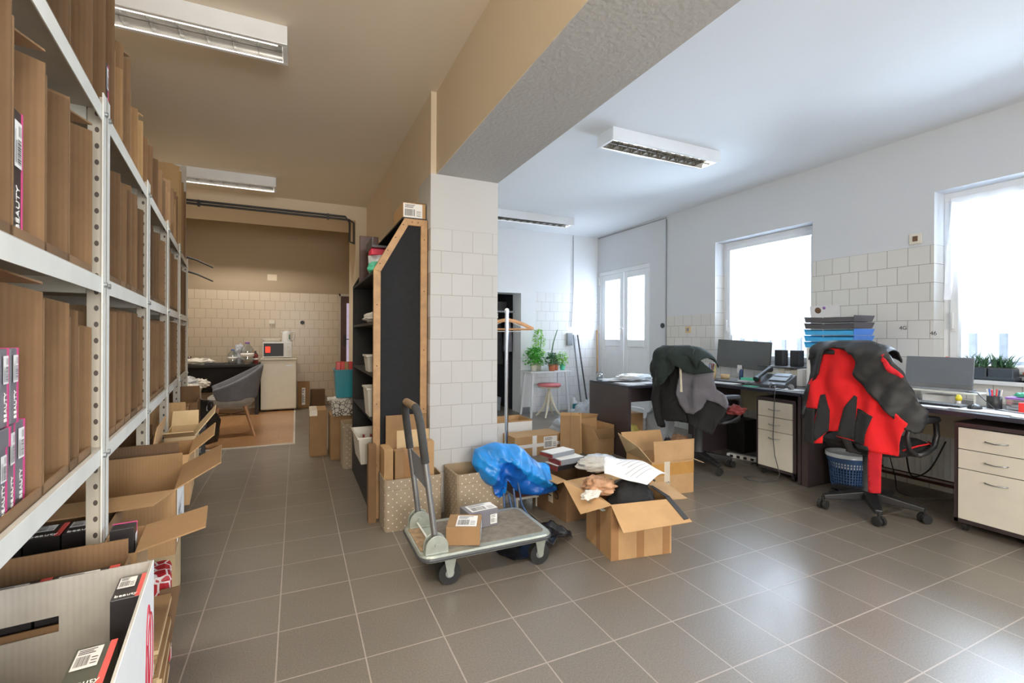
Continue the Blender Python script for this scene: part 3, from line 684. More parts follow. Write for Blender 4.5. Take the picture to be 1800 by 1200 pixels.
def fill(x0, x1, y0, y1, z, n, h, box_, seed, along='x'):
    """a line of n cartons standing in an open box"""
    for k in range(n):
        a = x0+(x1-x0)*(k+.5)/n
        top_carton('%s dark carton with red edge in the %s' % (ORD[k], box_), a, (y0+y1)/2, z, 0, (x1-x0)/n-.004, y1-y0, h*(1-.05*((k*3+seed) % 3)), 'cartond', seed+k, 'dark cartons in the '+box_)
g2 = 'open cardboard boxes standing along the second shelf'
sbox('shallow brown box of dark cartons directly behind the white printed box', -.37, .075, -.296, -.115, .20, m='card3', group=g2, wallh={'+y': .245, '-y': .155})
fill(-.30, .06, -.27, -.13, Z2+.006, 3, .205, 'shallow box behind the white printed box', 50)
sbox('brown box of dark cartons against the first pair of posts', .004, .10, -.105, .16, .21, m='card5', group=g2, wallh={'+y': .22, '-y': .235}) if False else None
sbox('brown box whose tall front panel hides the foot of the first posts', -.37, .072, -.108, .0, .24, m='card', group=g2) if False else None
sbox('brown box of dark cartons set before the first pair of posts', .004, .085, -.10, .10, .20, m='card', group=g2, flaps={'+x': (78, .15, .01)})
sbox('brown box with a tall rear panel past the first posts', -.37, -.008, .10, .345, .20, m='card3', group=g2, wallh={'+y': .205, '-y': .16})
fill(-.33, -.03, .12, .22, Z2+.006, 4, .20, 'box past the first posts', 60)
carton('single carton standing in the box before the first posts', LW(.07, .0, Z2+.006), TH, .05, .05, .235, 'cartond', 70, lettering=False)
bd = sbox('brown box with a white printed end and two long flaps hanging out over the aisle', -.34, .13, .36, .72, .22, m='card', group=g2, flaps={'+x': (62, .15, .02), '-y': (96, .11, .05)}, wallh={'+y': .27})
MB().box(.2352, .2362, -.12, .18, .02, .215).build('white_label_face', 'label', bd)
barcode(MB(), (.2366, -.10, .03), (0, 1, 0), (0, 0, 1), .16, .1, seed=8).build('shipping_label', ['label', 'ink'], bd)
text('NO', .035, 'ink', bd, (-.0, -.181, .03), (pi/2, 0, 0))
sbox('brown box with a splayed pale flap behind the white ended box', -.36, .11, .725, .80, .25, m='card5', group=g2, flaps={'+y': (-4, .05)})
be = sbox('brown box with its upper flaps splayed beside the second posts', -.0, .14, .90, 1.25, .22, m='card2', group=g2, flaps={'+x': (50, .12), '-y': (110, .10), '-x': (-10, .13)})
sbox('deep brown box tucked behind the splayed flaps box', -.37, -.02, .90, 1.20, .27, m='card3', group=g2, wallh={'+y': .32})
sbox('pale brown box with one flap folded upward like a roof', 0.006, .14, 1.36, 1.72, .22, m='card4', group=g2, flaps={'+x': (38, .14, .02), '-y': (70, .12), '+y': (40, .10)})
sbox('brown box with a tall crumpled front wall before the fourth unit', -.37, .07, 1.86, 2.07, .28, m='card2', group=g2, flaps={'-y': (6, .06)})
sbox('brown box on the second shelf of the fourth unit', -.37, .06, 2.09, 2.34, .27, m='card', group=g2)
sbox('wide brown box on the second shelf of the fifth unit', -.37, .10, 2.46, 2.90, .26, m='card3', group=g2, flaps={'+y': (0, .08)})
# floor: flattened boxes and small things under the racks
g3 = 'flattened cardboard boxes piled under the shelves'
for k in range(11):
    o = MB().box(-.15, .15, -.165, .165, 0, .011).build('flattened_box', ['card', 'card4', 'card2'][k % 3], None, LW(-.045+.008*sin(k*2.1), .275+.004*cos(k*3), .0005+k*.0265), TH+.015*sin(k*1.7))
    MB().box(-.148, .149, -.163, .164, .0115, .023).build('folded_half', ['card2', 'card', 'card4'][k % 3], o)
    tag(o, '%s flattened brown box from the bottom of the pile under the second unit' % ORD[k], 'flattened box', g3)
for k in range(5):
    o = MB().box(-.006, .006, -.17, .17, 0, .33-.02*k).build('flattened_box', ['card2', 'card4', 'card'][k % 3], None, LW(.012+.022*k, -.20+.01*k, .001), (0, radians(5), TH))
    tag(o, '%s upright flattened box leaning under the white printed box' % ORD[k], 'flattened box', 'upright flattened boxes leaning under the first unit')
o = MB().box(-.02, .10, -.07, .09, 0, .335).build('gift_paper_bundle', 'giftwrap', None, LW(.005, .55, .001), TH+.08, bevel=.02); tag(o, 'red and white printed paper bundle squeezed under the second shelf', 'paper bundle')
o = MB().poly([(0, 0, 0), (.035, .02, .0), (.075, .05, .30), (.02, .05, .30)], (.004, .004, 0)).build('torn_cardboard_strip', 'card5', None, LW(.06, .40, .001), TH); tag(o, 'torn brown cardboard strip standing before the red printed bundle', 'cardboard scrap')
sbox('yellowish carton with dark perforations on the floor under the third unit', -.10, .09, .90, 1.18, .30, m='card4', z=.001, name='floor_carton', inner=None)
o = MB().box(-.045, .045, -.05, .05, 0, .29).build('black_display_box', 'black', None, (-.855, 5.42, .001), .2, bevel=.003); tag(o, 'tall narrow black box with white lettering standing on the floor past the racks', 'box')
text('THE', .03, 'label', o, (.01, -.0505, .05), (pi/2, -pi/2, 0))
# tall light frame rising past the last unit
t = thing('tall_steel_frame', 'slender perforated frame rising above the end of the racks', 'frame', LW(-.02, 3.215, 0), TH)
MB().box(-.03, 0, -.003, 0, 0, 2.62).box(-.003, 0, 0, .03, 0, 2.62).build('upright', 'wood' if False else 'greyw', t)
MB().box(-.44, -.41, -.003, 0, 0, 2.62).build('upright', 'greyw', t)
MB().box(-.44, 0, 0, .004, 2.58, 2.615).build('cross_bar', 'greyw', t)
for z in (1.86, 1.74):
    o = MB().tube([(0, 0, 0), (.07, 0, -.02), (.19, 0, -.075)], [.010, .007, .006], 8).build('display_hook', 'black', None, LW(-.015, 3.26, z), TH); tag(o, '%s black display arm sticking out at the end of the racks' % ('upper' if z > 1.8 else 'lower'), 'hook')
# ------------------------------------------------------------------ black cabinet beside the pillar
cab = thing('shelf_cabinet', 'black stained open cabinet with raw wood edging and a sloping top, beside the tiled pillar', 'cabinet', (.455, 3.16, 0))
P = [(0, 0), (.355, 0), (.355, 1.985), (.20, 1.985), (0, 1.63)]
MB().poly([(x, 0, z) for x, z in P], (0, .018, 0)).build('side_panel', 'blackboard', cab)
def batten(a, b, k, nm='wood_batten', ends=True):
    a, b = Vector((a[0], -.018, a[1])), Vector((b[0], -.018, b[1])); return MB().bar(a, b, .04, .018, 0, up=(0, 1, 0))
def frame_piece(pts): return MB().poly([(x, -.018, z) for x, z in pts], (0, .018, 0))
w_ = .045
fp = [frame_piece([(0, 0), (w_, 0), (w_, 1.62-.004), (0, 1.63)]), frame_piece([(.355-w_, 0), (.355, 0), (.355, 1.985), (.355-w_, 1.985-w_)]),
      frame_piece([(0, 1.63), (w_, 1.618), (.225, 1.94), (.20, 1.985)]), frame_piece([(.20, 1.985), (.225, 1.94), (.355-w_, 1.94), (.355, 1.985)])]
for k, q in enumerate(fp): q.build('wood_batten', 'wood', cab, bevel=.002)
mb = MB()
for x, z in [(.022, z) for z in (.35, .75, 1.0, 1.4)]+[(.333, z) for z in (.3, .7, 1.1, 1.5, 1.85)]+[(.04, 1.67), (.09, 1.76), (.14, 1.85), (.19, 1.94), (.25, 1.963), (.29, 1.963)]: MB().tube([(x, -.0195, z), (x, -.016, z)], .0045, 8).build('screw', 'card5', cab)
MB().poly([(x, 1.20, z) for x, z in P], (0, .018, 0)).build('side_panel', 'blackin', cab)
MB().box(.337, .355, .018, 1.2, 0, 1.985).build('back_panel', 'blackin', cab)
for z in (.30, .62, .92, 1.27): MB().box(.006, .337, .018, 1.2, z, z+.018).build('shelf', 'blackin', cab)
MB().box(.19, .355, -.0, 1.218, 1.985, 1.997).build('top_board', 'blackin', cab)
MB().box(.004, .337, .018, 1.2, 1.61, 1.628).build('shelf', 'blackin', cab)
MB().box(.0, .012, .018, 1.2, .0, .29).build('kick_panel', 'blackin', cab)
def cbox(name, lab, cat, x0, x1, y0, y1, z0, z1, m, **k):
    o = MB().box(x0, x1, y0, y1, 0, z1-z0).build(name, m, None, (0, 0, z0), bevel=k.get('bevel', .003)); tag(o, lab, cat, k.get('group')); return o
t = thing('labelled_carton', 'pale cardboard carton with a white barcode label on top of the black cabinet', 'carton', (.735, 3.21, 1.998), 0)
MB().box(-.085, .07, -.03, .30, 0, .105).build('carton_body', 'card2', t, bevel=.002)
barcode(MB(), (-.082, -.0305, .004), (1, 0, 0), (0, 0, 1), .13, .095, seed=5).build('sticker', ['label', 'ink'], t)
MB().poly([(-.0, -.03, .1055), (.075, -.035, .1055), (.07, .20, .115), (.0, .20, .112)], (0, 0, .003)).build('lid_flap', 'card3', t)
# things on the sloping upper part, standing on the fifth shelf
t = thing('storage_tub', 'white tub with a bright red upper band on the cabinet top shelf', 'tub', (.565, 3.60, 1.63))
MB().lathe([(.0, 0), (.075, 0), (.085, .16), (.0, .16)], n=4).build('tub_body', 'whiteplas', t)
MB().box(-.072, .072, -.072, .072, .161, .205).build('red_band', 'pinkred', t, bevel=.004)
t = thing('document_tray', 'dark grey letter tray lying on the red topped tub', 'tray', (.59, 3.62, 1.836))
MB().box(-.10, .12, -.15, .15, 0, .01).box(-.10, -.092, -.15, .15, .01, .07).box(.112, .12, -.15, .15, .01, .07).box(-.10, .12, .142, .15, .01, .07).build('tray_body', 'darkplas', t)
cbox('dark_wood_board', 'dark brown wooden board standing on the cabinet top shelf', 'board', .47, .62, 4.02, 4.05, 1.63, 2.02, 'darkwood')
o = blob_mb(.07, .07, .05, 3, .2, 2.).build('green_packet', 'mint', None, (.52, 3.42, 1.629)); tag(o, 'small mint green packet on the cabinet top shelf', 'packet')
for k, (y, a, l) in enumerate(((3.35, .35, .16), (3.42, .5, .2))):
    o = MB().box(-.01, .01, -.1, .1, 0, l).build('cardboard_strip', ['card', 'darkwood'][k], None, (.72+.03*k, y+.2, 1.999), (0, a, .2)); tag(o, ['brown cardboard strip leaning above the cabinet behind the labelled carton', 'dark wooden strip leaning above the cabinet behind the labelled carton'][k], 'strip')
# open shelves of the cabinet
o = blob_mb(.09, .14, .045, 5, .3, 3.).build('cloth_bundle', 'whitecloth', None, (.54, 3.62, 1.289)); tag(o, 'small white cloth bundle on the cabinet shelf below the top', 'cloth')
def tub(name, lab, loc, w, d, h, m, cat='tub', **k):
    t = thing(name, lab, cat, loc, k.get('rot', 0), k.get('group')); e = .82
    def ring(s, z, q=0.): return [(-w/2*s+q, -d/2*s+q, z), (w/2*s-q, -d/2*s+q, z), (w/2*s-q, d/2*s-q, z), (-w/2*s+q, d/2*s-q, z)]
    r = [ring(e, 0), ring(1, h), ring(1, h, .005), ring(e, .006, .005)]
    vs = [p for q in r for p in q]; fs = [(3, 2, 1, 0)]
    for i in range(3):
        for j in range(4): fs.append((i*4+j, i*4+(j+1) % 4, i*4+4+(j+1) % 4, i*4+4+j))
    fs.append((12, 13, 14, 15)); MB().add(vs, fs).build('tub_body', m, t, bevel=.002)
    MB().box(-w/2-.006, w/2+.006, -d/2-.006, -d/2+.004, h-.012, h).box(-w/2-.006, w/2+.006, d/2-.004, d/2+.006, h-.012, h).box(-w/2-.006, -w/2+.004, -d/2, d/2, h-.012, h).box(w/2-.004, w/2+.006, -d/2, d/2, h-.012, h).build('rim', m, t, bevel=.002)
    return t
tub('plastic_tub', 'cream plastic tub on the cabinet shelf at counter height', (.53, 3.50, .939), .16, .20, .12, 'cream')
tub('plastic_bin', 'cream stacking bin under the cream tub in the cabinet', (.53, 3.42, .639), .18, .24, .20, 'cream')
tub('plastic_bin', 'off-white stacking bin full of small dark red bottles', (.50, 3.48, .319), .24, .40, .19, 'cream')
for k in range(6):
    o = MB().lathe([(0, 0), (.018, 0), (.018, .10), (.008, .125), (.008, .145), (0, .145)], n=10).build('small_bottle', 'redcloth', None, (.445+.05*(k % 3), 3.42+.10*(k//3), .337), (0, 0, 0)); tag(o, '%s small dark red bottle in the off-white bin' % ORD[k], 'bottle', 'small red bottles in the off-white bin')
# teal bin etc. standing out beyond the cabinet front on a brown box
bt = thing('open_box', 'brown box on the floor under the patterned basket', 'cardboard box', (.40, 4.95, 0), 0)
MB().box(-.10, .14, -.17, .17, 0, .425).build('box_body', 'card', bt, bevel=.003)
bs = thing('tall_carton', 'tall taped brown carton farthest along the cabinet side', 'cardboard box', (.19, 5.14, 0))
MB().box(-.068, .09, -.13, .17, 0, .455).build('box_body', 'card', bs, bevel=.003)
MB().box(-.07, -.0, -.132, .172, .40, .4565).build('tape', 'cleartape', bs)
pb = tub('patterned_basket', 'white basket with black line pattern under the teal bin', (.415, 4.86, .426), .23, .26, .15, 'pattern', 'basket')
o = blob_mb(.12, .11, .03, 8, .3, 3.).build('white_cloth', 'whitecloth', None, (.39, 4.86, .548)); tag(o, 'white cloth spilling over the patterned basket', 'cloth')
tub('teal_bin', 'teal plastic bin stacked on the patterned basket', (.425, 4.84, .60), .185, .22, .27, 'teal', 'bin')
for k in range(4):
    o = MB().box(-.018, .018, -.05, .05, 0, .16).build('red_packet', ['redplas', 'redplas', 'card2', 'redplas'][k], None, (.365+.04*k, 4.84, .78), (.04*sin(k*2), .03*cos(k), 0), bevel=.002); tag(o, '%s packet standing in the teal bin' % ['first red', 'second red', 'cardboard', 'third red'][k], 'packet')
# polka dot fabric boxes
def polka(lab, loc, rot, w, d, h):
    t = thing('fabric_box', lab, 'storage box', loc, rot); r = .025; q = .006
    def ring(ins, z):
        out = []
        for cx, cy, a0 in ((w/2-r, -d/2+r, -90), (w/2-r, d/2-r, 0), (-w/2+r, d/2-r, 90), (-w/2+r, -d/2+r, 180)):
            for k in range(4):
                a = radians(a0+30*k); out.append((cx+(r-ins)*cos(a), cy+(r-ins)*sin(a), z))
        return out
    R = [ring(0, 0), ring(0, h-.065), ring(-.002, h-.06), ring(-.002, h)]
    n = 16; vs = [p for x in R for p in x]; fs = [(i*n+j, i*n+(j+1) % n, (i+1)*n+(j+1) % n, (i+1)*n+j) for i in range(3) for j in range(n)]; fs.append(tuple(range(n))[::-1])
    MB().add(vs, fs).build('box_body', 'polka', t)
    R = [ring(-.002, h), ring(q, h), ring(q, .01)]; vs = [p for x in R for p in x]; fs = [(i*n+j, i*n+(j+1) % n, (i+1)*n+(j+1) % n, (i+1)*n+j) for i in range(2) for j in range(n)]; fs.append(tuple(range(2*n, 3*n)))
    MB().add(vs, fs).build('box_lining', 'polkain', t)
    return t
polka('taupe polka dot fabric box filled with folded cartons, before the black cabinet', (.67, 3.012, .001), 0.0, .36, .235, .315)
polka('empty taupe polka dot fabric box in front of the tiled pillar', (1.075, 2.92, .001), .04, .335, .27, .33)
polka('small polka dot fabric box leaning beyond the cabinet end', (.50, 4.56, .001), 0, .20, .24, .43) if False else None
polka('narrow taupe polka dot fabric box beside the stacked bins', (.335, 4.20, .03), 0, .21, .30, .36) if False else None
polka('narrow taupe polka dot fabric box on the floor beside the cabinet', (.485, 4.55, .001), 0, .21, .26, .40)
# cartons in the first polka dot box
def pcarton(lab, x0, x1, y0, y1, z0, z1, m, rot=(0, 0, 0), label=False, tape=False, name='folded_carton'):
    t = thing(name, lab, 'cardboard box', ((x0+x1)/2, (y0+y1)/2, z0), rot); a, b, c = (x1-x0)/2, (y1-y0)/2, z1-z0
    MB().box(-a, a, -b, b, 0, c).build('box_body', m, t, bevel=.002)
    if tape: MB().box(-a*.35, a*.1, -b-.001, b+.001, -.0005, c+.001).build('tape', 'tape', t)
    return t
pcarton('taped upright carton at the front of the polka dot box', .56, .74, 2.945, 3.02, .014, .475, 'card', tape=True)
pcarton('pale upright carton at the corner of the polka dot box', .495, .55, 2.95, 3.12, .014, .49, 'card2')
pcarton('pale cardboard sheet with a printed stamp standing in the polka dot box', .60, .815, 3.045, 3.06, .014, .575, 'card4', (radians(-6), 0, 0))
pcarton('broad cardboard panel standing at the back of the polka dot box', .53, .80, 3.105, 3.115, .014, .675, 'card', (0, 0, 0))
pcarton('slim carton leaning at the pillar side of the polka dot box', .765, .81, 2.95, 3.03, .014, .52, 'card2')
t = thing('tall_carton', 'tall narrow brown carton on the floor at the cabinet corner', 'cardboard box', (.437, 3.11, 0), 0)
MB().box(-.018, .03, -.03, .03, 0, .50).build('box_body', 'card3', t, bevel=.002)
# ------------------------------------------------------------------ platform trolley
tr = thing('platform_trolley', 'grey folding platform trolley with a worn rubber deck and a U-shaped handle', 'trolley', (.875, 2.335, 0), 0)
def rr(w, d, r, z, n=5):
    o = []
    for cx, cy, a0 in ((w/2-r, -d/2+r, -90), (w/2-r, d/2-r, 0), (-w/2+r, d/2-r, 90), (-w/2+r, -d/2+r, 180)):
        for k in range(n+1): a = radians(a0+90*k/n); o.append((cx+r*cos(a), cy+r*sin(a), z))
    return o
def loft(rings, caps=True):
    n = len(rings[0]); vs = [p for q in rings for p in q]; fs = [(i*n+j, i*n+(j+1) % n, (i+1)*n+(j+1) % n, (i+1)*n+j) for i in range(len(rings)-1) for j in range(n)]
    if caps: fs += [tuple(range(n))[::-1], tuple(range((len(rings)-1)*n, len(rings)*n))]
    return MB().add(vs, fs, 0, False)
W_, D_ = .70, .43
loft([rr(W_-.03, D_-.03, .05, .135), rr(W_, D_, .06, .145), rr(W_, D_, .06, .165), rr(W_-.012, D_-.012, .055, .172)]).build('deck_frame', 'galv', tr)
loft([rr(W_+.008, D_+.008, .062, .148), rr(W_+.012, D_+.012, .062, .155), rr(W_+.008, D_+.008, .062, .162)]).build('bumper', 'darkplas', tr)
q = loft([rr(W_-.17, D_-.09, .03, .170), rr(W_-.17, D_-.09, .03, .1755)]).build('deck_mat', 'mat', tr, (.055, 0, 0))
q = loft([rr(.06, D_-.13, .02, .170), rr(.06, D_-.13, .02, .1745)]).build('deck_mat', 'worntan', tr, (-.305, 0, 0))
hb = []
for s in (-1, 1):
    y = s*.165
    mb = MB(); pr = [(-.055, 0), (-.055, .03)]+[(-.055*cos(a), .03+.055*sin(a)) for a in [pi*k/10 for k in range(1, 10)]]+[(.055, .03), (.055, 0)]
    mb.poly([(x-.27, y-.022*s, z+.172) for x, z in pr], (0, .006*s, 0)); mb.poly([(x-.27, y+.022*s, z+.172) for x, z in pr], (0, .006*s, 0)); mb.box(-.325, -.215, y-.03, y+.03, .1725, .178)
    mb.tube([(-.27, y-.036, .215), (-.27, y+.036, .215)], .012, 12)
    mb.build('handle_bracket', 'galv', tr, bevel=.001)
MB().tube([(-.285, -.14, .20), (-.285, .14, .20)], .005, 8).build('release_rod', 'steelw', tr)
lean = Vector((-.085, 0, .64)); b0 = Vector((-.27, 0, .215))
pts = []
for s in (-1,): pass
def hp(t, y): p = b0+lean*t; return (p.x, y, p.z)
pts = [hp(0, -.165), hp(.35, -.165), hp(.83, -.165), hp(.90, -.160), hp(.955, -.145), hp(.985, -.125), hp(1.0, -.10), hp(1.0, .10), hp(.985, .125), hp(.955, .145), hp(.90, .160), hp(.83, .165), hp(.35, .165), hp(0, .165)]
MB().tube(pts, .0145, 14).build('handle_tube', 'steel', tr)
MB().tube([hp(.60, -.165)]+pts[2:6]+[pts[6]], .0195, 14).build('handle_grip', 'wornblack', tr)
MB().tube([hp(.60, .165)]+[pts[11], pts[10], pts[9], pts[8]]+[pts[7]], .0195, 14).build('handle_grip', 'wornblack', tr)
MB().tube([pts[6], pts[7]], .0192, 14).build('torn_grip', 'worntan', tr)
a, b = hp(.38, -.155), hp(.38, .155); c_, d_ = hp(.60, .155), hp(.60, -.155)
MB().poly([a, b, c_, d_], (.003, 0, 0)).build('handle_plate', 'greyplas', tr)
for x in (-.20, .29):
    for y in (-.155, .155):
        w = MB().tube([(x-.0, y-.016, .058), (x, y+.016, .058)], .055, 24).build('wheel', 'rubber', tr, bevel=.004)
        MB().tube([(x, y-.018, .058), (x, y+.018, .058)], .022, 16).build('wheel_hub', 'greyplas', w)
        mb = MB()
        for s in (-1, 1): mb.poly([(x-.03, y+s*.022, .134), (x+.03, y+s*.022, .134), (x+.012, y+s*.022, .045), (x-.012, y+s*.022, .045)], (0, .003*s, 0))
        mb.box(x-.035, x+.035, y-.028, y+.028, .128, .135); mb.build('wheel_fork', 'galv', tr)
def parcel(lab, x, y, z, rot, w, d, h, m, seed, lm=.62, side=True):
    t = thing('parcel', lab, 'parcel', (x, y, z), rot)
    MB().box(-w/2, w/2, -d/2, d/2, 0, h).build('parcel_body', m, t, bevel=.002)
    barcode(MB(), (-w*lm/2+w*.08, -d*.42, h+.0004), (1, 0, 0), (0, 1, 0), w*lm, d*.8, seed=seed).build('shipping_label', ['label', 'ink'], t)
    return t
q = parcel('small brown parcel with a shipping label on the trolley deck', .775, 2.245, .1765, -.12, .165, .17, .088, 'card', 41)
q.rotation_euler.z = -.42
barcode(MB(), (.0832, -.06, .012), (0, 1, 0), (0, 0, 1), .12, .06, seed=42).build('shipping_label', ['label', 'ink'], q)
q = parcel('small grey parcel with a white label behind the brown one on the trolley', .905, 2.385, .1765, .10, .17, .12, .088, 'carton', 44, .9)
barcode(MB(), (.04, -.0606, .012), (1, 0, 0), (0, 0, 1), .04, .05, seed=45).build('barcode_label', ['label', 'ink'], q)
# black bag on the floor behind the trolley
mb = sheet_mb([(1.06, 2.24), (1.2, 2.235), (1.33, 2.27), (1.47, 2.33), (1.5, 2.40), (1.44, 2.50), (1.40, 2.58), (1.38, 2.68), (1.30, 2.72), (1.22, 2.60), (1.10, 2.5), (1.0, 2.36)], lambda u, v: (u, v, .004+max(0, .035+.055*nz(u, v, 1, 9)+.03*nz(u, v, 5, 22))*min(1, max(0, 1.2-abs(u-1.28)*2.2)) if u > 1.24 else .006+.02*abs(nz(u, v, 1, 12))), .018)
o = mb.build('bin_bag', 'blackbag', None, solid=.003); tag(o, 'crumpled black bin bag lying flat under the trolley corner', 'bag')
# ------------------------------------------------------------------ blue bag over low table, garment rail behind
st = thing('low_step_stool', 'low dark wooden crate under the blue bag', 'crate', (1.54, 3.0, 0), 0)
MB().box(-.16, .02, -.09, .13, .085, .20).build('crate_body', 'darkwood', st, bevel=.003)
MB().box(-.17, .03, -.10, .14, .20, .215).build('crate_top', 'wood', st, bevel=.003)
MB().box(-.17, .03, -.10, .14, .07, .085).build('crate_base', 'greyw', st)
for x in (-.16, .0):
    for y in (-.08, .11): MB().box(x, x+.02, y, y+.02, 0, .07).build('foot', 'greyw', st)
BAG = [(1.072, .40), (1.082, .44), (1.105, .485), (1.181, .504), (1.254, .516), (1.325, .50), (1.397, .492), (1.448, .457), (1.492, .404), (1.541, .365), (1.575, .362), (1.609, .352), (1.604, .289), (1.622, .225), (1.591, .185), (1.476, .181), (1.389, .190), (1.338, .225), (1.31, .27), (1.295, .285), (1.28, .235), (1.262, .205), (1.22, .195), (1.195, .215), (1.19, .26), (1.15, .28), (1.11, .323)]
BAG_IN = [(1.18, .20), (1.185, .33), (1.215, .40), (1.265, .425), (1.33, .39), (1.39, .31), (1.47, .26), (1.60, .24), (1.64, .16), (1.40, .15), (1.20, .15)]  # faces within this outline take the shaded blue
def bagf(u, v, d, k):
    r1 = abs(nz(u*1.0+v*.7, v*.9, 1, 7)); r2 = abs(nz(u*.8-v*.8, u*.5, 4, 15)); r3 = nz(u, v, 8, 34)
    ins = 0.
    if k:
        w = math.exp(-((u-1.27)/.055)**2)*min(1, max(0, (.42-v)/.08)); ins = .07*w
        d = d*(1.05-.55*r1*1.6-.30*r2)-ins+.008*r3*k
        d += .05*k*max(0, 1-abs((v-.33)+(u-1.45)*.55)/.07)*(1 if u > 1.30 else .3)
    lean = .45*(v-.2)
    return (u-.045+.02*r1*k, 2.735-d+lean, v-.025+.012*r3*k)
t = thing('blue_bag', 'big crumpled blue woven plastic bag slumped between pillar and cardboard box', 'bag', (0, 0, 0))
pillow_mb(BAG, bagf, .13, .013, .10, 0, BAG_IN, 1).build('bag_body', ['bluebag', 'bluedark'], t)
for k, (x, dx, zt_) in enumerate(((1.20, -.02, .20), (1.235, .02, .19), (1.27, .0, .22), (1.30, .05, .26))):
    MB().tube([(x, 2.72, zt_), (x+dx*.3, 2.69, .12), (x+dx*.9, 2.665, .06), (x+dx*1.4, 2.655, .012)], .007, 8).build('carry_strap', 'navy', t)
gr = thing('garment_rail', 'chrome garment rail standing behind the blue bag beside the pillar', 'garment rail', (1.5, 3.35, 0), 0)
for x, y in ((0, 0), (.36, .80)):
    MB().tube([(x, y, .04), (x, y, 1.40)], .0145, 14).build('upright', 'chrome', gr)
    MB().tube([(x-.2, y+.07, .02), (x+.2, y-.07, .02)], .0125, 12).build('foot_bar', 'chrome', gr)
MB().tube([(0, 0, 1.405), (.36, .80, 1.405)], .0125, 12).build('hanging_rail', 'chrome', gr)
MB().tube([(0, 0, .12), (.36, .80, .12)], .010, 12).build('lower_rail', 'chrome', gr)
for k, (f, m, dz) in enumerate(((.16, 'woodhang', 0), (.40, 'woodhang', -.012), (.70, 'steelw', 0))):
    x, y = 1.5+.36*f, 3.35+.80*f; t = thing('coat_hanger', ['curved wooden coat hanger at the front of the chrome rail', 'curved wooden coat hanger hanging second on the chrome rail', 'thin white wire hanger on the chrome rail'][k], 'hanger', (x, y, 1.405), -.42+.15*k)
    MB().tube([(0, 0, -.055), (0, 0, -.03), (-.0125, 0, -.0145), (-.019, 0, .0), (-.0135, 0, .0135), (0, 0, .019), (.0135, 0, .0135), (.0185, 0, .003)], .0022, 8).build('hook', 'chrome', t)
    if m == 'woodhang':
        mb = MB(); top = [(.22*s_, -.062-.075*abs(s_)**1.6) for s_ in [q/8-1 for q in range(17)]]
        mb.poly([(x_, -.009, z_) for x_, z_ in top]+[(x_*.98, -.009, z_-.022) for x_, z_ in top[::-1]], (0, .018, 0)); mb.build('shoulder_bar', m, t, bevel=.003)
        MB().tube([(-.205, 0, -.15), (.205, 0, -.15)], .006, 8).build('trouser_bar', m, t)
    else: MB().tube([(-.21, 0, -.15), (0, 0, -.06), (.21, 0, -.15), (.20, 0, -.165), (-.20, 0, -.165)], .003, 8, closed=True).build('shoulder_wire', m, t)
# ------------------------------------------------------------------ the open boxes in the middle of the floor
bb_ = thing('open_box', 'large open brown moving box with its flaps folded out, heaped with clothes and paper', 'cardboard box', (1.735, 2.165, 0), -.16)
X, Y, h, t = .185, .155, .30, .004
mb = MB().box(-X, X, -Y, Y, 0, t).box(X-t, X, -Y, Y, t, h).box(-X, -X+t, -Y, Y, t, h).box(-X+t, X-t, -Y, -Y+t, t, h).box(-X+t, X-t, Y-t, Y, t, h); mb.build('box_body', 'card2', bb_)
def flap(par, P, m='card2', t=.004):
    P = [Vector(p) for p in P]; n = (P[1]-P[0]).cross(P[2]-P[0]).normalized(); return MB().poly(P, n*t).build('flap', m, par)
flap(bb_, [(-X, -Y, h), (X, -Y, h), (X+.045, -Y-.12, h-.085), (-X+.005, -Y-.125, h-.10)])
flap(bb_, [(-X, Y, h), (-X, -Y, h), (-X-.17, -Y+.015, h-.035), (-X-.155, Y+.0, h+.055)])
flap(bb_, [(X, -Y, h), (X, Y, h), (X+.15, Y-.02, h-.005), (X+.13, -Y+.04, h-.02)])
for x in (-X+.0, -.03, X-.055): MB().box(x, x+.045, -Y-.0008, -Y, .001, h-.002).build('tape_strip', 'tape', bb_)
MB().box(-X-.0008, -X, -.03, .02, .001, h-.002).build('tape_strip', 'tape', bb_)
def at(par_loc, rot, p): c_, s_ = cos(rot), sin(rot); return (par_loc[0]+p[0]*c_-p[1]*s_, par_loc[1]+p[0]*s_+p[1]*c_, p[2] if len(p) > 2 else 0)
BBL = (1.735, 2.165); BR = -.16
o = blob_mb(.155, .125, .15, 11, .18, 2.2).build('black_garment', 'blackmat', None, (*at(BBL, BR, (.02, -.005))[:2], .10)); tag(o, 'black garment heaped inside the big open box', 'clothing')
o = blob_mb(.10, .085, .05, 17, .26, 2.6, 60, 40).build('wrapped_clothes', 'tancloth', None, (*at(BBL, BR, (-.17, .02))[:2], .305)); tag(o, 'tan and white wrapped clothes spilling over the side flap of the big box', 'clothing')
o = blob_mb(.09, .04, .022, 21, .25, 2.5, 50, 34).build('white_sock_roll', 'whitecloth', None, (*at(BBL, BR, (-.255, -.06))[:2], .315), (0, 0, .5)); tag(o, 'white rolled cloth lying on the side flap of the big box', 'clothing')
o = MB().box(-.014, .014, -.05, .05, 0, .004).build('fabric_tag', 'galv', None, (*at(BBL, BR, (-.25, -.115))[:2], .285), (.25, .1, .35)); tag(o, 'dark silver fabric tag hanging on the side flap of the big box', 'tag')
def pf(u, v): return (u, v, .405+.05*cos((u+v)*9)+.012*nz(u, v, 0, 8)-.30*max(0, u-.08)-.10*abs(v)+.22*v) 
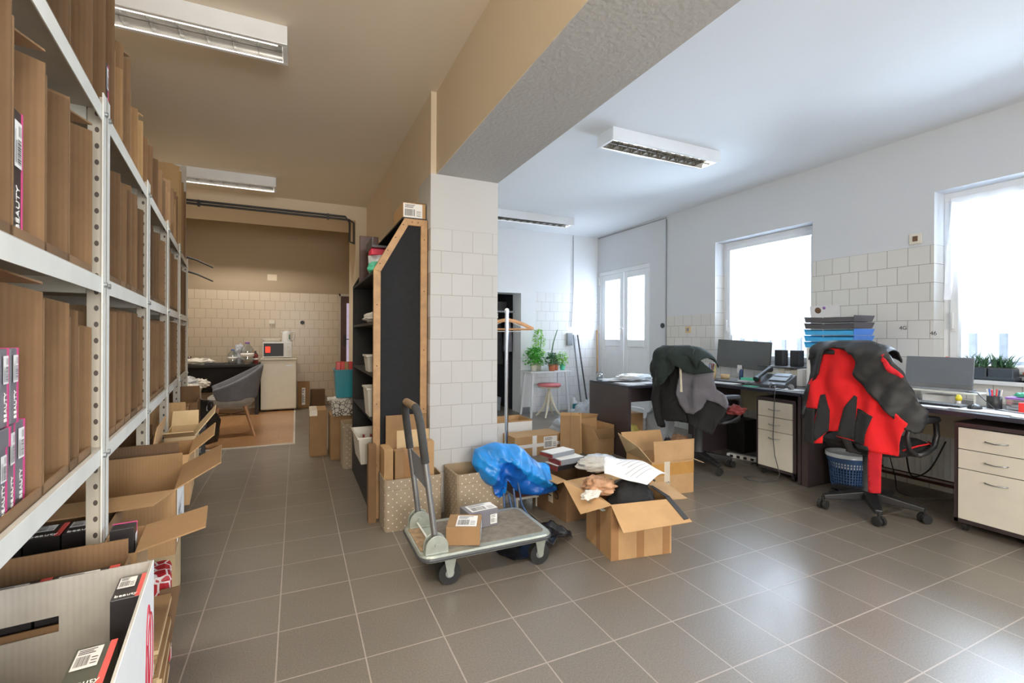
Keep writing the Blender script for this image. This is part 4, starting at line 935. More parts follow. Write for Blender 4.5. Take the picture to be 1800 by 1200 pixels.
o = sheet_mb([(-.20, .02), (-.03, -.14), (.15, -.13), (.22, .02), (.14, .11), (.02, .18), (-.12, .12)], pf, .015).build('paper_sheet', 'paper', None, (*at(BBL, BR, (.045, .02))[:2], .015), (0, 0, .1), solid=.0012); tag(o, 'creased white printed sheet of paper on top of the big box', 'paper')
def pline(u0, u1, v): return [(pf(u0+(u1-u0)*k/8, v)[0], v, pf(u0+(u1-u0)*k/8, v)[2]+.0012) for k in range(9)]
mb = MB()
for k in range(9):
    v = -.085+.022*k; L_ = pline(-.06-.02*(k % 3), .11+.01*(k % 2), v)
    for a_, b_ in zip(L_[:-1], L_[1:]): mb.add([a_, b_, (b_[0], b_[1]+.0025, pf(b_[0], b_[1]+.0025)[2]+.0012), (a_[0], a_[1]+.0025, pf(a_[0], a_[1]+.0025)[2]+.0012)], [(0, 1, 2, 3)])
mb.build('text_lines', 'steel', o)
t = thing('webbing_strap', 'black webbing strap with a buckle hanging over the box flap', 'strap', (*BBL, 0), BR)
MB().poly([(.150, -.145, .308), (.178, -.150, .308), (.218, -.262, .226), (.188, -.262, .222)], (0, -.003, .004)).poly([(.10, -.06, .35), (.12, -.07, .35), (.178, -.150, .310), (.150, -.145, .310)], (0, -.003, .004)).build('strap_band', 'black', t, bevel=.001)
MB().tube([(.10, -.06, .35), (.09, -.05, .385), (.105, -.06, .40), (.13, -.08, .38)], .006, 8).build('buckle', 'black', t)
# box holding the books, under the blue bag side
b2 = thing('open_box', 'brown box with black GLS print, holding books and folded clothes', 'cardboard box', (1.76, 2.80, 0), .10)
X, Y, h = .20, .20, .27
mb = MB().box(-X, X, -Y, Y, 0, t_ if False else .004).box(X-.004, X, -Y, Y, .004, h).box(-X, -X+.004, -Y, Y, .004, h).box(-X+.004, X-.004, -Y, -Y+.004, .004, h).box(-X+.004, X-.004, Y-.004, Y, .004, h); mb.build('box_body', 'card3', b2)
flap(b2, [(-X, Y, h), (-X, -Y, h), (-X-.09, -Y-.02, h-.0), (-X-.10, Y-.03, h+.005)])
flap(b2, [(-X, -Y, h), (X, -Y, h), (X-.01, -Y-.12, h+.0), (-X+.03, -Y-.12, h-.035)])
flap(b2, [(X, -Y, h), (X, Y, h), (X+.10, Y-.02, h-.06), (X+.10, -Y+.02, h-.06)])
MB().box(-X-.001, -X, -.05, .0, .08, .2).build('clear_tape', 'cleartape', b2)
text('G', .11, 'ink', b2, (-X-.0015, .12, .12), (pi/2, 0, -pi/2)); text('L', .11, 'ink', b2, (-X-.0015, .02, .12), (pi/2, 0, -pi/2)); text('S', .11, 'ink', b2, (-X-.0015, -.07, .12), (pi/2, 0, -pi/2))
for k, (x, y, z, r, w, d, h_, c_) in enumerate(((-.03, .07, .272, .1, .24, .14, .035, 'cartond'), (-.01, .05, .3085, .02, .22, .13, .038, 'carton'), (-.04, .12, .348, .15, .23, .12, .03, 'carton'))):
    p = at((1.76, 2.80), .10, (x, y)); t = thing('boxed_set', ['bottom slim dark carton with magenta spine on the box of clothes', 'middle slim silver carton with magenta spine on the box of clothes', 'topmost slim silver carton with magenta spine on the box of clothes'][k], 'carton', (p[0], p[1], z), .10+r)
    MB().box(-w/2, w/2, -d/2, d/2, 0, h_).build('carton_body', 'greyplas' if k else c_, t, bevel=.002)
    MB().box(-w/2-.001, -w/2+.01, -d/2-.001, d/2+.001, .003, h_-.003).build('printed_spine', 'purple' if False else 'redcloth', t)
    MB().box(-w/2+.01, w/2-.003, -d/2+.003, d/2-.003, h_, h_+.0008).build('pale_lid', 'label', t)
o = blob_mb(.15, .12, .045, 25, .2, 2.4, 60, 40, flat=.004).build('folded_clothes', 'whitecloth', None, (1.90, 2.70, .272)); tag(o, 'cream folded clothes in clear wrapping on the box of books', 'clothing')
o = blob_mb(.12, .10, .025, 29, .2, 2.4, 50, 34, flat=.004).build('plastic_wrapped_clothes', 'clearbag', None, (2.04, 2.88, .272)); tag(o, 'pale grey plastic wrapped garments beside the cream clothes', 'clothing')
# tall flapped box behind
b3 = thing('open_box', 'brown box with upright flaps and amber tape between the big box and the office chair', 'cardboard box', (2.62, 2.88, 0), -.10)
X, Y, h = .19, .17, .26
mb = MB().box(-X, X, -Y, Y, 0, .004).box(X-.004, X, -Y, Y, .004, h).box(-X, -X+.004, -Y, Y, .004, h).box(-X+.004, X-.004, -Y, -Y+.004, .004, h).box(-X+.004, X-.004, Y-.004, Y, .004, h); mb.build('box_body', 'card2', b3)
flap(b3, [(-X+.02, -Y, h), (X, -Y, h), (X+.01, -Y+.01, h+.15), (-X+.02, -Y+.01, h+.15)])
flap(b3, [(X, Y, h), (-X, Y, h), (-X-.02, Y+.05, h+.15), (X-.02, Y+.05, h+.15)])
flap(b3, [(-X, Y, h), (-X, -Y, h), (-X-.13, -Y-.02, h+.13), (-X-.08, Y, h+.16)], 'card4')
flap(b3, [(X, -Y, h), (X, Y, h), (X+.15, Y-.04, h-.06), (X+.15, -Y+.06, h-.06)], 'card4')
MB().box(-X-.001, X+.001, -Y-.001, -Y, .15, .24).build('amber_tape', 'tape2', b3); MB().box(-.08, -.03, -Y-.0015, -Y, .0, .255).build('printed_tape', 'cleartape', b3)
text('GLS', .045, 'ink', b3, (-.035, -Y-.002, .03), (pi/2, -pi/2, 0))
barcode(MB(), (-X-.0015, .10, .08), (0, -1, 0), (0, 0, 1), .2, .12, seed=81).build('shipping_label', ['label', 'ink'], b3)
o = MB().box(-.05, .05, -.01, .01, 0, .30).build('pink_packet', 'pink', None, (2.58, 2.86, .006), (0, .1, .3)); tag(o, 'pinkish packet standing in the box with upright flaps', 'packet')
# boxes by the garment rail
b4 = thing('open_box', 'open brown box wrapped in white tape behind the garment rail', 'cardboard box', (2.18, 4.83, 0), .0)
X, Y, h = .22, .17, .265
MB().box(-X, X, -Y, Y, 0, .004).box(X-.004, X, -Y, Y, .004, h).box(-X, -X+.004, -Y, Y, .004, h).box(-X+.004, X-.004, -Y, -Y+.004, .004, h).box(-X+.004, X-.004, Y-.004, Y, .004, h).build('box_body', 'card2', b4)
MB().box(-X-.001, X+.001, -Y-.001, -Y, .12, .25).build('white_tape', 'label', b4)
MB().poly([(-X, -Y, h), (-X, Y, h), (-X-.07, Y, h+.02), (-X-.07, -Y, h+.02)], (0, 0, .004)).build('flap', 'card2', b4)
b5 = thing('closed_box', 'closed brown parcel box with a big shipping label before the taped open box', 'cardboard box', (2.24, 4.28, 0), .05)
MB().box(-.30, .26, -.12, .14, 0, .20).build('box_body', 'card2', b5, bevel=.003)
MB().box(-.302, .262, -.122, -.12, .085, .12).box(-.10, -.05, -.1222, -.12, .0, .20).box(.235, .262, -.1224, -.12, 0, .2).build('white_tape', 'label', b5)
barcode(MB(), (.03, -.1226, .06), (1, 0, 0), (0, 0, 1), .16, .12, seed=91).build('shipping_label', ['label', 'ink'], b5)
o = MB().poly([(0, 0, 0), (.11, 0, 0), (.10, .0, .23), (.05, 0, .26)], (0, .004, 0)).build('white_plastic_sack', 'whiteplas', None, (1.84, 4.42, .0)); tag(o, 'white plastic sack edge standing beside the pillar near the rail', 'sack')
# flat boards and open box by the dark desk
def leanboard(lab, x, y, w, h, rx, rz, m):
    o = MB().box(-w/2, w/2, -.008, .008, 0, h).build('flattened_box', m, None, (x, y, .012), (rx, 0, rz), bevel=.002); MB().box(-.002, .002, -.0085, -.008, 0, h).build('fold_line', 'card5', o); return tag(o, lab, 'flattened box')
leanboard('flattened brown box leaning in front of the open carton by the dark desk', 2.49, 4.0, .20, .40, radians(-24), radians(-32), 'card')
leanboard('second flattened brown box leaning directly behind the first by the dark desk', 2.53, 4.05, .22, .42, radians(-24), radians(-32), 'card2')
b6 = thing('open_box', 'open brown carton leaning against the dark desk panel', 'cardboard box', (2.99, 4.16, 0), .0) if False else None
b6 = thing('open_box', 'open brown carton standing on the floor against the dark desk panel', 'cardboard box', (2.86, 3.98, 0), .12) if False else None
b6 = thing('open_box', 'open brown carton standing against the side panel of the dark desk', 'cardboard box', (2.70, 3.83, 0), .12)
b6.location = (2.81, 4.02, 0); b6.rotation_euler.z = .05
X, Y, h = .125, .14, .30
MB().box(-X, X, -Y, Y, 0, .004).box(X-.004, X, -Y, Y, .004, h).box(-X, -X+.004, -Y, Y, .004, h).box(-X+.004, X-.004, -Y, -Y+.004, .004, h-.03).box(-X+.004, X-.004, Y-.004, Y, .004, h+.03).build('box_body', 'card2', b6)
flap(b6, [(X, Y, h+.03), (-X, Y, h+.03), (-X, Y-.02, h+.1), (X, Y-.02, h+.07)]); flap(b6, [(-X, -Y, h-.03), (X, -Y, h-.03), (X, -Y-.008, h-.13), (-X+.06, -Y-.008, h-.13)], 'card')
# ------------------------------------------------------------------ desks
DX = 3.70; DZ = .745
def desk(lab, x0, x1, y0, y1, panels, front=None, modesty=True, mat_='desk', topm='desktop'):
    t = thing('desk', lab, 'desk', (x0, y0, 0)); w, d = x1-x0, y1-y0
    MB().box(0, w, 0, d, DZ-.028, DZ).build('desk_top', topm, t, bevel=.002)
    return t, w, d
# main desk in front of the first window
t, w, d = desk('dark desk under the first window, holding the monitor and the telephone', DX, WX-.15, 2.455, 3.60, 0)
MB().box(0.01, w-.01, 0, .025, 0, DZ-.028).build('side_panel', 'desk', t); MB().box(.01, w-.01, d-.025, d, 0, DZ-.028).build('side_panel', 'desk', t)
MB().box(w-.05, w-.035, .025, d-.025, .42, DZ-.028).build('modesty_panel', 'creamw', t)
t, w, d = desk('dark desk under the second window, holding the laptop', DX, WX-.15, .55, 2.445, 0)
MB().box(0.01, w-.01, d-.05, d, 0, DZ-.028).build('side_panel', 'desk', t); MB().box(.01, w-.01, 0, .025, 0, DZ-.028).build('side_panel', 'desk', t)
MB().box(w-.05, w-.035, .025, d-.05, .46, DZ-.028).build('modesty_panel', 'creamw', t)
# return desk
t, w, d = desk('dark brown return desk with a broad side panel, covered with papers, near the double door', 2.95, WX-.15, 3.67, 4.34, 0)
t.location.z = -.03; [None]
MB().box(0, .03, 0, d, .03, DZ-.028).build('side_panel', 'desk', t); MB().box(w-.03, w, 0, d, .03, DZ-.028).build('side_panel', 'desk', t)
MB().box(.03, w-.03, .16, .175, DZ-.028-.16, DZ-.028).build('modesty_panel', 'desk', t)
def pedestal(lab, x, y0, y1, h=.62):
    t = thing('drawer_pedestal', lab, 'drawer pedestal', (x, (y0+y1)/2, .055), 0, 'dark pedestals with cream drawers under the desks'); w = (y1-y0)/2; h = h
    MB().box(0, .55, -w, -w+.022, 0, h).box(0, .55, w-.022, w, 0, h).box(-.004, .55, -w, w, h-.025, h).box(0, .55, -w, w, 0, .025).box(.53, .55, -w+.022, w-.022, .025, h-.025).build('carcass', 'desk', t, bevel=.002)
    MB().box(.0, .52, -w+.03, w-.03, .03, h-.03).build('drawer_box', 'desk', t)
    zs = [(.028, .335), (.340, .455), (.460, .590)]
    zs = [(a*h/.62, b*h/.62) for a, b in zs]
    for a, b in zs:
        dr = MB().box(-.012, .002, -w+.025, w-.025, a, b).build('drawer', 'cream', t, bevel=.0015); zc = b-.055 if b-a > .2 else (a+b)/2
        MB().tube([(-.012, -.05, zc), (-.028, -.045, zc), (-.033, 0, zc-.005), (-.028, .045, zc), (-.012, .05, zc)], .0035, 8).build('handle', 'steel', dr)
    for xx in (.05, .50):
        for yy in (-w+.04, w-.04):
            MB().tube([(xx, yy-.012, -.028), (xx, yy+.012, -.028)], .026, 16).box(xx-.02, xx+.02, yy-.015, yy+.015, -.012, 0).build('caster', 'rubber', t)
pedestal('dark pedestal with three cream drawers under the telephone end of the desk', DX+.015, 2.50, 2.86)
pedestal('dark pedestal with three cream drawers under the laptop desk', DX+.05, 1.10, 1.50)
# ------------------------------------------------------------------ desk things
def mon(name, lab, pts, x, thick, m, ty=(0, 0)):
    t = thing(name, lab, 'monitor', (0, 0, 0)); return t
t = thing('monitor', 'dark flat monitor seen from the front, tilted, on the desk under the first window', 'monitor', (4.22, 3.44, DZ), (0, 0, .12))
t.location = (4.2, 3.42, DZ+.001)
MB().box(-.008, .022, -.29, .29, .125, .415).build('screen_shell', 'screen', t, (0, 0, 0), (radians(2.5), radians(3), 0), bevel=.004)
MB().box(-.0095, -.008, -.28, .28, .14, .405).build('display', 'screen', t, (0, 0, 0), (radians(2.5), radians(3), 0))
MB().tube([(.02, 0, .01), (.03, 0, .22)], .014, 12).build('stand_neck', 'steel', t); MB().lathe([(.0, 0), (.10, 0), (.10, .008), (.02, .014), (0, .014)], n=28).build('stand_foot', 'greyplas', t)
MB().box(-.012, -.0095, -.02, .03, .08, .16).build('sticky_note', 'paper', t)
def kb(lab, x, y, rz, l=.42):
    t = thing('keyboard', lab, 'keyboard', (x, y, DZ), rz); MB().box(-.065, .065, -l/2, l/2, 0, .016).build('keyboard_body', 'black', t, bevel=.003)
    mb = MB()
    for i in range(5):
        for j in range(17): mb.box(-.058+i*.024, -.058+i*.024+.019, -l/2+.01+j*(l-.02)/17, -l/2+.01+j*(l-.02)/17+(l-.02)/17-.004, .014, .0185)
    mb.build('keys', 'greyplas', t)
kb('slim keyboard on the papers before the monitor', 3.95, 3.28, .03)
kb('dark keyboard in front of the laptop riser', 3.93, 1.74, .02, .44)
def mouse(lab, x, y, rz, m='black'):
    t = thing('mouse', lab, 'mouse', (x, y, DZ), rz); MB().lathe([(.0, 0), (.033, 0), (.034, .012), (.024, .028), (.0, .036)], n=20, sx=1.6).build('mouse_body', m, t); MB().box(-.045, -.015, -.001, .001, .02, .031).build('scroll_wheel', 'greyplas', t)
mouse('black mouse beside the keyboard before the monitor', 3.86, 3.05, .1)
mouse('black mouse on the papers beside the laptop keyboard', 3.93, 1.47, .1)
def papers(lab, x, y, rz, w, d, z=DZ, m='paper', n=1):
    o = sheet_mb([(-w/2, -d/2), (w/2, -d/2), (w/2, d/2), (-w/2, d/2)], lambda u, v: (u, v, .003+.002*nz(u, v, x, 9)), .05).build('paper_sheet', m, None, (x, y, z), (0, 0, rz), solid=.0025*n); return tag(o, lab, 'paper')
papers('white papers under the keyboard at the desk edge', 3.84, 3.30, .1, .21, .30)
papers('white sheets under the headset and telephone', 3.86, 2.66, -.1, .18, .22)
papers('large white sheet in front of the laptop keyboard', 3.80, 1.66, .05, .10, .22)
papers('white sheet under the mouse by the laptop', 3.92, 1.40, -.1, .26, .34)
papers('white sheet near the front edge of the laptop desk', 3.84, 1.10, .1, .21, .3)
papers('teal paper slip by the small mug', 3.80, 2.98, .2, .09, .13, m='mint')
for k in range(7):
    papers('%s loose white paper on the return desk' % ORD[k], 3.09+.19*(k % 4), 3.84+.28*(k//4)+.03*sin(k*3), .3*sin(k*2.3), .21, .25, DZ-.029+.004*k, n=1)['group'] = 'loose papers on the return desk'
o = blob_mb(.22, .16, .03, 41, .25, 3., flat=.004).build('plastic_wrapped_papers', 'clearbag', None, (3.30, 4.0, DZ-.003)); tag(o, 'plastic wrapped papers heaped on the return desk', 'papers')
o = MB().box(-.10, .10, -.06, .06, 0, .035).build('blue_folder', 'bluep', None, (3.78, 3.95, DZ-.006), (0, 0, .4), bevel=.003); tag(o, 'blue folder lying on the return desk', 'folder')
o = MB().lathe([(0, 0), (.035, 0), (.04, .09), (.036, .09), (.031, .006), (0, .006)]).build('clear_jar', 'bottle', None, (3.03, 4.27, DZ-.029)); tag(o, 'clear plastic jar at the far corner of the return desk', 'jar')
# desk-top clutter by the monitor
def cup(name, lab, x, y, z, r, h, m, cat='cup', tp=.9):
    t = MB().lathe([(0, 0), (r*tp, 0), (r, h), (r-.004, h), (r*tp-.004, .005), (0, .005)], n=24).build(name, m, None, (x, y, z)); return tag(t, lab, cat)
cup('pen_cup', 'amber pencil cup beside the monitor', 4.06, 3.80-.14, DZ, .04, .095, 'card4')
for k, m_ in enumerate(('redplas', 'ink', 'bluep', 'redcloth', 'yellow')):
    o = MB().tube([(0, 0, 0), (.016*sin(k*2), .016*cos(k*2), .155)], .004, 8).build('pen', m_, None, (4.06+.012*cos(k*1.3), 3.66+.012*sin(k*1.3), DZ+.006), (.12*sin(k*2.), .12*cos(k*2), 0)); tag(o, '%s pen in the amber cup' % ['red', 'black', 'blue', 'dark red', 'yellow'][k], 'pen')
t = thing('scissors', 'scissors with dark red grips standing in a cup by the monitor', 'scissors', (4.12, 3.72, DZ+.06))
for s in (-1, 1): MB().tube([(.012*cos(a)*1.4, s*.016+.012*sin(a), .10) for a in [2*pi*k/12 for k in range(12)]], .0035, 6, closed=True).build('grip', 'redcloth', t); MB().bar((0, s*.012, .09), (0, -s*.004, 0), .008, .002).build('blade', 'steel', t)
cup('pen_cup', 'white cup holding scissors by the monitor', 4.12, 3.72, DZ, .034, .085, 'whiteplas')
cup('mug', 'small mug with a crimson band on the desk', 3.88, 2.975, DZ, .022, .075, 'redcloth', 'mug', 1.)
cup('tape_roll_holder', 'small amber tape holder by the pencil cup', 4.16, 3.58, DZ, .045, .055, 'card4', 'holder')
o = MB().box(-.05, .05, -.09, .09, 0, .022).build('mint_box', 'mint', None, (4.05, 3.17, DZ+.03), bevel=.003); tag(o, 'mint green box on the stacked papers behind the mug', 'box')
o = MB().box(-.08, .08, -.10, .10, 0, .028).build('paper_stack', 'paper', None, (4.05, 3.17, DZ+.0005)); tag(o, 'stack of white note paper under the mint box', 'paper stack')
o = MB().lathe([(0, 0), (.018, 0), (.018, .11), (.008, .13), (0, .13)], n=14).build('navy_bottle', 'navy', None, (4.06, 3.30, DZ+.001)); tag(o, 'small navy bottle under the monitor', 'bottle')
# binders box + speakers + phone
mb = MB(); 
for k in range(6): 
    o = MB().box(-.12, .12, -.028, .028, 0, .135+.01*(k % 3)).build('ring_binder' if False else 'white_folder', 'label' if k % 2 else 'cream', None, (4.34, 3.10-.059*k, DZ+.001), (0, 0, 0), bevel=.003); tag(o, '%s white folder in the line behind the telephone' % ORD[k], 'folder', 'white folders behind the telephone')
o = MB().box(-.13, .13, -.19, .19, 0, .012).build('dark_tray', 'darkplas', None, (4.31, 3.02, DZ+.16), (0, 0, 0), bevel=.003); tag(o, 'dark flat tray lying across the white folders', 'tray')
for k, y in enumerate((3.085, 2.925)):
    t = thing('computer_speaker', ['slim black speaker nearer the monitor', 'slim black speaker nearer the tray stack'][k], 'speaker', (4.42, y, DZ+.173 if k == 0 else DZ+.173), .0); 
    t.location.x = 4.36
    MB().box(-.04, .04, -.045, .045, 0, .155).build('speaker_body', 'darkplas', t, bevel=.006); MB().box(-.0415, -.04, -.038, .038, .01, .145).build('speaker_grille', 'black', t)
o = MB().box(-.06, .06, -.10, .10, 0, .16).build('white_box', 'label', None, (4.32, 2.76, DZ+.001), bevel=.003); tag(o, 'white box at the end of the folders, under the tray stack', 'box')
t = thing('telephone', 'black desk telephone with a handset and display', 'telephone', (3.96, 2.88, DZ), .15); t.scale = (1.3, 1.3, 1.3)
mb = MB().poly([(-.09, -.11, 0), (.10, -.11, 0), (.10, -.11, .085), (-.085, -.11, .02)], (0, .22, 0)); mb.build('phone_base', 'darkplas', t, bevel=.004)
MB().poly([(-.02, -.095, .046), (.08, -.095, .083), (.08, .02, .083), (-.02, .02, .046)], (-.002, 0, .004)).build('keypad', 'greyplas', t)
MB().poly([(.04, -.09, .073), (.085, -.09, .088), (.085, .015, .088), (.04, .015, .073)], (-.002, 0, .004)).build('display', 'screen2', t)
MB().tube([(-.085, .075, .05), (-.05, .075, .07), (.05, .075, .105), (.10, .075, .115)], [.022, .014, .014, .024], 12).build('handset', 'black', t)
t = thing('headset', 'black headset with a thin cable lying on the papers', 'headset', (3.82, 2.70, DZ+.004), .3)
MB().tube([(.0, .075*cos(a), .012+.075*sin(a)) for a in [pi*k/14 for k in range(15)]], .005, 8).build('headband', 'darkplas', t, (0, 0, 0), (0, radians(-60), 0))
for s in (-1, 1): MB().tube([(-.008, s*.075, .02), (.012, s*.07, .02)], .026, 16).build('ear_cup', 'greyplas', t, bevel=.003)
MB().tube([(-.02, .07, .015), (-.07, .03, .012)], .004, 8).build('microphone', 'black', t)
o = MB().tube([(3.80, 2.66, DZ+.012), (3.71, 2.66, DZ+.012), (3.683, 2.66, DZ+.004), (3.675, 2.66, DZ-.05), (3.675, 2.665, .55), (3.672, 2.67, .35), (3.668, 2.65, .2), (3.66, 2.60, .06), (3.62, 2.60, .009), (3.50, 2.62, .009), (3.42, 2.70, .009), (3.46, 2.78, .009), (3.56, 2.76, .009), (3.60, 2.66, .016)], .0035, 8).build('headset_cable', 'darkplas', None); tag(o, 'black cable hanging from the desk and looping on the floor', 'cable')
# letter tray stack
cols = ['traygrey', 'traygrey', 'traycyan', 'traycyan', 'traycyan']
z = 1.42; ts = 0
base = thing('tray_support', 'white box shelf carrying the letter trays behind the red jacket chair', 'stand', (4.30, 2.52, DZ+.001))
MB().box(-.13, .13, -.19, .19, 0, .36).build('stand_body', 'label', base, bevel=.003)
zt = DZ+.362
for k in range(5):
    c_ = ['traycyan', 'traycyan', 'traycyan', 'traygrey', 'traygrey'][k]; s_ = ['trayblue', 'trayblue', 'trayblue', 'traygrey', 'traygrey'][k]
    t = thing('letter_tray', ['lowest light blue letter tray in the stack', 'second light blue letter tray from the bottom of the stack', 'third light blue letter tray from the bottom of the stack', 'dark grey letter tray below the top one', 'topmost dark grey letter tray of the stack'][k], 'letter tray', (4.30, 2.52, zt+k*.056), .0, 'letter trays stacked on the desk')
    MB().box(-.13, .13, -.20, .20, 0, .004).poly([(-.13, .20, 0), (.13, .20, 0), (.13, .215, .05), (-.13, .215, .05)], (0, -.004, 0)).poly([(.13, -.20, 0), (.13, .20, 0), (.135, .20, .05), (.135, -.20, .05)], (-.004, 0, 0)).box(-.132, -.128, -.20, .20, 0, .036).build('tray_body', c_, t)
    MB().poly([(-.13, -.20, 0), (.13, -.20, 0), (.145, -.215, .052), (-.145, -.215, .052)], (0, .004, 0)).build('tray_side', s_, t)
    MB().box(-.12, .12, -.19, .19, .004, .004+.012+.004*(k % 2)).build('filed_papers', 'paper', t)
t = thing('greeting_card', 'white card with a small dark drawing standing in the top letter tray', 'card', (4.20, 2.56, zt+.27), (0, radians(-12), 0))
MB().box(-.001, .001, -.12, .13, 0, .10).build('card_sheet', 'paper', t); MB().lathe([(0, 0), (.028, 0), (.02, .001), (0, .001)], n=10, T=Matrix.Translation((-.002, .06, .06)) @ Matrix.Rotation(-pi/2, 4, 'Y')).build('small_drawing', 'card5', t); MB().lathe([(0, 0), (.014, 0), (0, .001)], n=10, T=Matrix.Translation((-.002, .005, .08)) @ Matrix.Rotation(-pi/2, 4, 'Y')).build('drawing_accent', 'purple', t)
# laptop/second monitor on a riser
t = thing('monitor_riser', 'low clear topped stand under the second screen', 'stand', (4.17, 1.72, DZ))
MB().box(-.10, .12, -.21, .21, .075, .083).build('riser_top', 'steelw', t, bevel=.002)
for y in (-.20, .19): MB().box(-.095, .115, y, y+.01, 0, .075).build('riser_leg', 'steelw', t)
MB().box(-.07, .09, -.05, .1, .0, .05).build('riser_shelf_box', 'whiteplas', t)
t = thing('laptop', 'open grey laptop screen standing on the clear riser', 'laptop', (4.16, 1.765, DZ+.0835), .06)
MB().box(-.015, .11, -.18, .18, 0, .014).build('laptop_base', 'greyplas', t, bevel=.003)
MB().box(-.008, .004, -.195, .185, .012, .235).build('laptop_lid', 'screen2', t, (0, 0, 0), (0, radians(8), 0), bevel=.003)
MB().box(-.0095, -.008, -.188, .178, .042, .228).build('laptop_display', 'screen2', t, (0, 0, 0), (0, radians(8), 0))
MB().box(-.0105, -.0085, -.194, .184, .013, .040).build('lower_bezel', 'steel', t, (0, 0, 0), (0, radians(8), 0))
cup('pen_holder', 'black mesh pen holder beside the purple lidded tub', 4.05, 1.42, DZ, .036, .085, 'black', 'holder', 1.)
for k, m_ in enumerate(('redplas', 'bluep', 'whiteplas', 'pinkred', 'navy', 'whiteplas')):
    o = MB().tube([(0, 0, 0), (.0, 0, .12)], .004, 8).build('pen', m_, None, (4.05+.016*cos(k*1.05), 1.42+.016*sin(k*1.05), DZ+.007), (.16*sin(k*1.05+pi), .16*cos(k*1.05), 0)); tag(o, ['red', 'blue', 'white', 'pink', 'navy', 'second white'][k]+' pen in the black holder', 'pen')
t = thing('clear_tub', 'clear plastic tub with a purple lid rim beside the pen holder', 'tub', (4.12, 1.325, DZ)); MB().box(-.05, .05, -.05, .05, .0, .07).build('tub_body', 'bottle', t, bevel=.004); MB().box(-.053, .053, -.053, .053, .07, .083).build('tub_lid', 'purple', t, bevel=.003); MB().box(-.03, .03, -.03, .03, .003, .045).build('tub_contents', 'paper', t)
o = blob_mb(.03, .04, .016, 3, .3, 3).build('green_clip', 'mint', None, (4.12, 1.31, DZ+.084)); tag(o, 'light green clip heap on the purple lidded tub', 'clip')
o = MB().box(-.02, .02, -.025, .025, 0, .06).build('red_box', 'redplas', None, (4.02, 1.27, DZ+.001), bevel=.003); tag(o, 'small red box beside the purple lidded tub', 'box')
t = thing('yellow_figure', 'small yellow topped bottle beside the laptop keyboard', 'bottle', (4.02, 1.585, DZ)); MB().lathe([(0, 0), (.012, 0), (.012, .035), (0, .035)], n=14).build('bottle_body', 'label', t); MB().lathe([(0, .035), (.016, .036), (.018, .055), (.008, .075), (0, .075)], n=14).build('bottle_cap', 'yellow', t)
t.name = 'glue_bottle'
o = MB().tube([(4.15, 1.60, DZ+.085), (4.1, 1.52, DZ+.09), (4.02, 1.45, DZ+.05), (3.95, 1.38, DZ+.010), (3.90, 1.25, DZ+.008), (3.95, 1.1, DZ+.008)], .003, 8).build('laptop_cable', 'darkplas', None); tag(o, 'black cable curling over the desk from the laptop', 'cable')
# planters on the sill
t = thing('planter', 'blue grey planter with spiky green plants on the window sill', 'planter', (4.665, 1.66, .891), 0)
def spiky(par, x, y, z, n, r, m, seed, hmin=.05, hmax=.11):
    rnd = random.Random(seed); mb = MB()
    for k in range(n):
        a = rnd.random()*2*pi; L_ = hmin+(hmax-hmin)*rnd.random(); sp = .3+.9*rnd.random(); bx, by = x+rnd.uniform(-r, r)*.4, y+rnd.uniform(-r, r)
        p0 = Vector((bx, by, z)); d = Vector((cos(a)*sp, sin(a)*sp, 1)).normalized(); s = Vector((-sin(a), cos(a), 0))*.004
        p1 = p0+d*L_*.6; p2 = p0+d*L_+Vector((cos(a), sin(a), -.6))*L_*.2
        mb.add([p0-s, p0+s, p1+s*.8, p1-s*.8, p2], [(0, 1, 2, 3), (3, 2, 4)])
    return mb.build('foliage', m, par)
MB().box(-.05, .05, -.14, -.005, 0, .09).build('planter_pot', 'potdark', t, bevel=.006); MB().box(-.05, .05, .005, .14, 0, .09).build('planter_pot', 'potdark', t, bevel=.006); MB().box(-.058, .058, -.15, .15, 0, .024).build('planter_saucer', 'potdark', t, bevel=.004)
MB().box(-.042, .042, -.132, -.012, .087, .093).box(-.042, .042, .012, .132, .087, .093).build('soil', 'soil', t)
spiky(t, 0, -.07, .09, 110, .055, 'greend', 1, .07, .15); spiky(t, 0, .07, .09, 110, .055, 'greend', 2, .07, .15)
t = thing('clay_pot', 'small terracotta pot at the edge of the window sill', 'plant pot', (4.65, 1.43, .891)); MB().lathe([(0, 0), (.035, 0), (.045, .05), (.052, .05), (.052, .068), (.045, .068), (.04, .06), (0, .06)], n=24).build('pot_body', 'terra', t); spiky(t, 0, 0, .06, 20, .02, 'greend', 4, .02, .04)
t = thing('orange_flower', 'orange flower on a green stem rising behind the laptop', 'flower', (4.66, 1.90, .891)); MB().tube([(0, 0, 0), (.003, .01, .12)], .004, 8).build('stem', 'green', t); MB().lathe([(0, 0), (.014, .012), (.017, .03), (.008, .045), (0, .045)], (.003, .012, .115), 12).build('petals', 'orange', t); MB().add([(0, -.01, .05), (0, -.03, .12), (0, -.018, .15), (0, -.008, .1)], [(0, 1, 2, 3)]).build('leaf', 'green', t); MB().lathe([(0, 0), (.03, 0), (.035, .05), (0, .05)], n=16).build('vase', 'whiteplas', t)
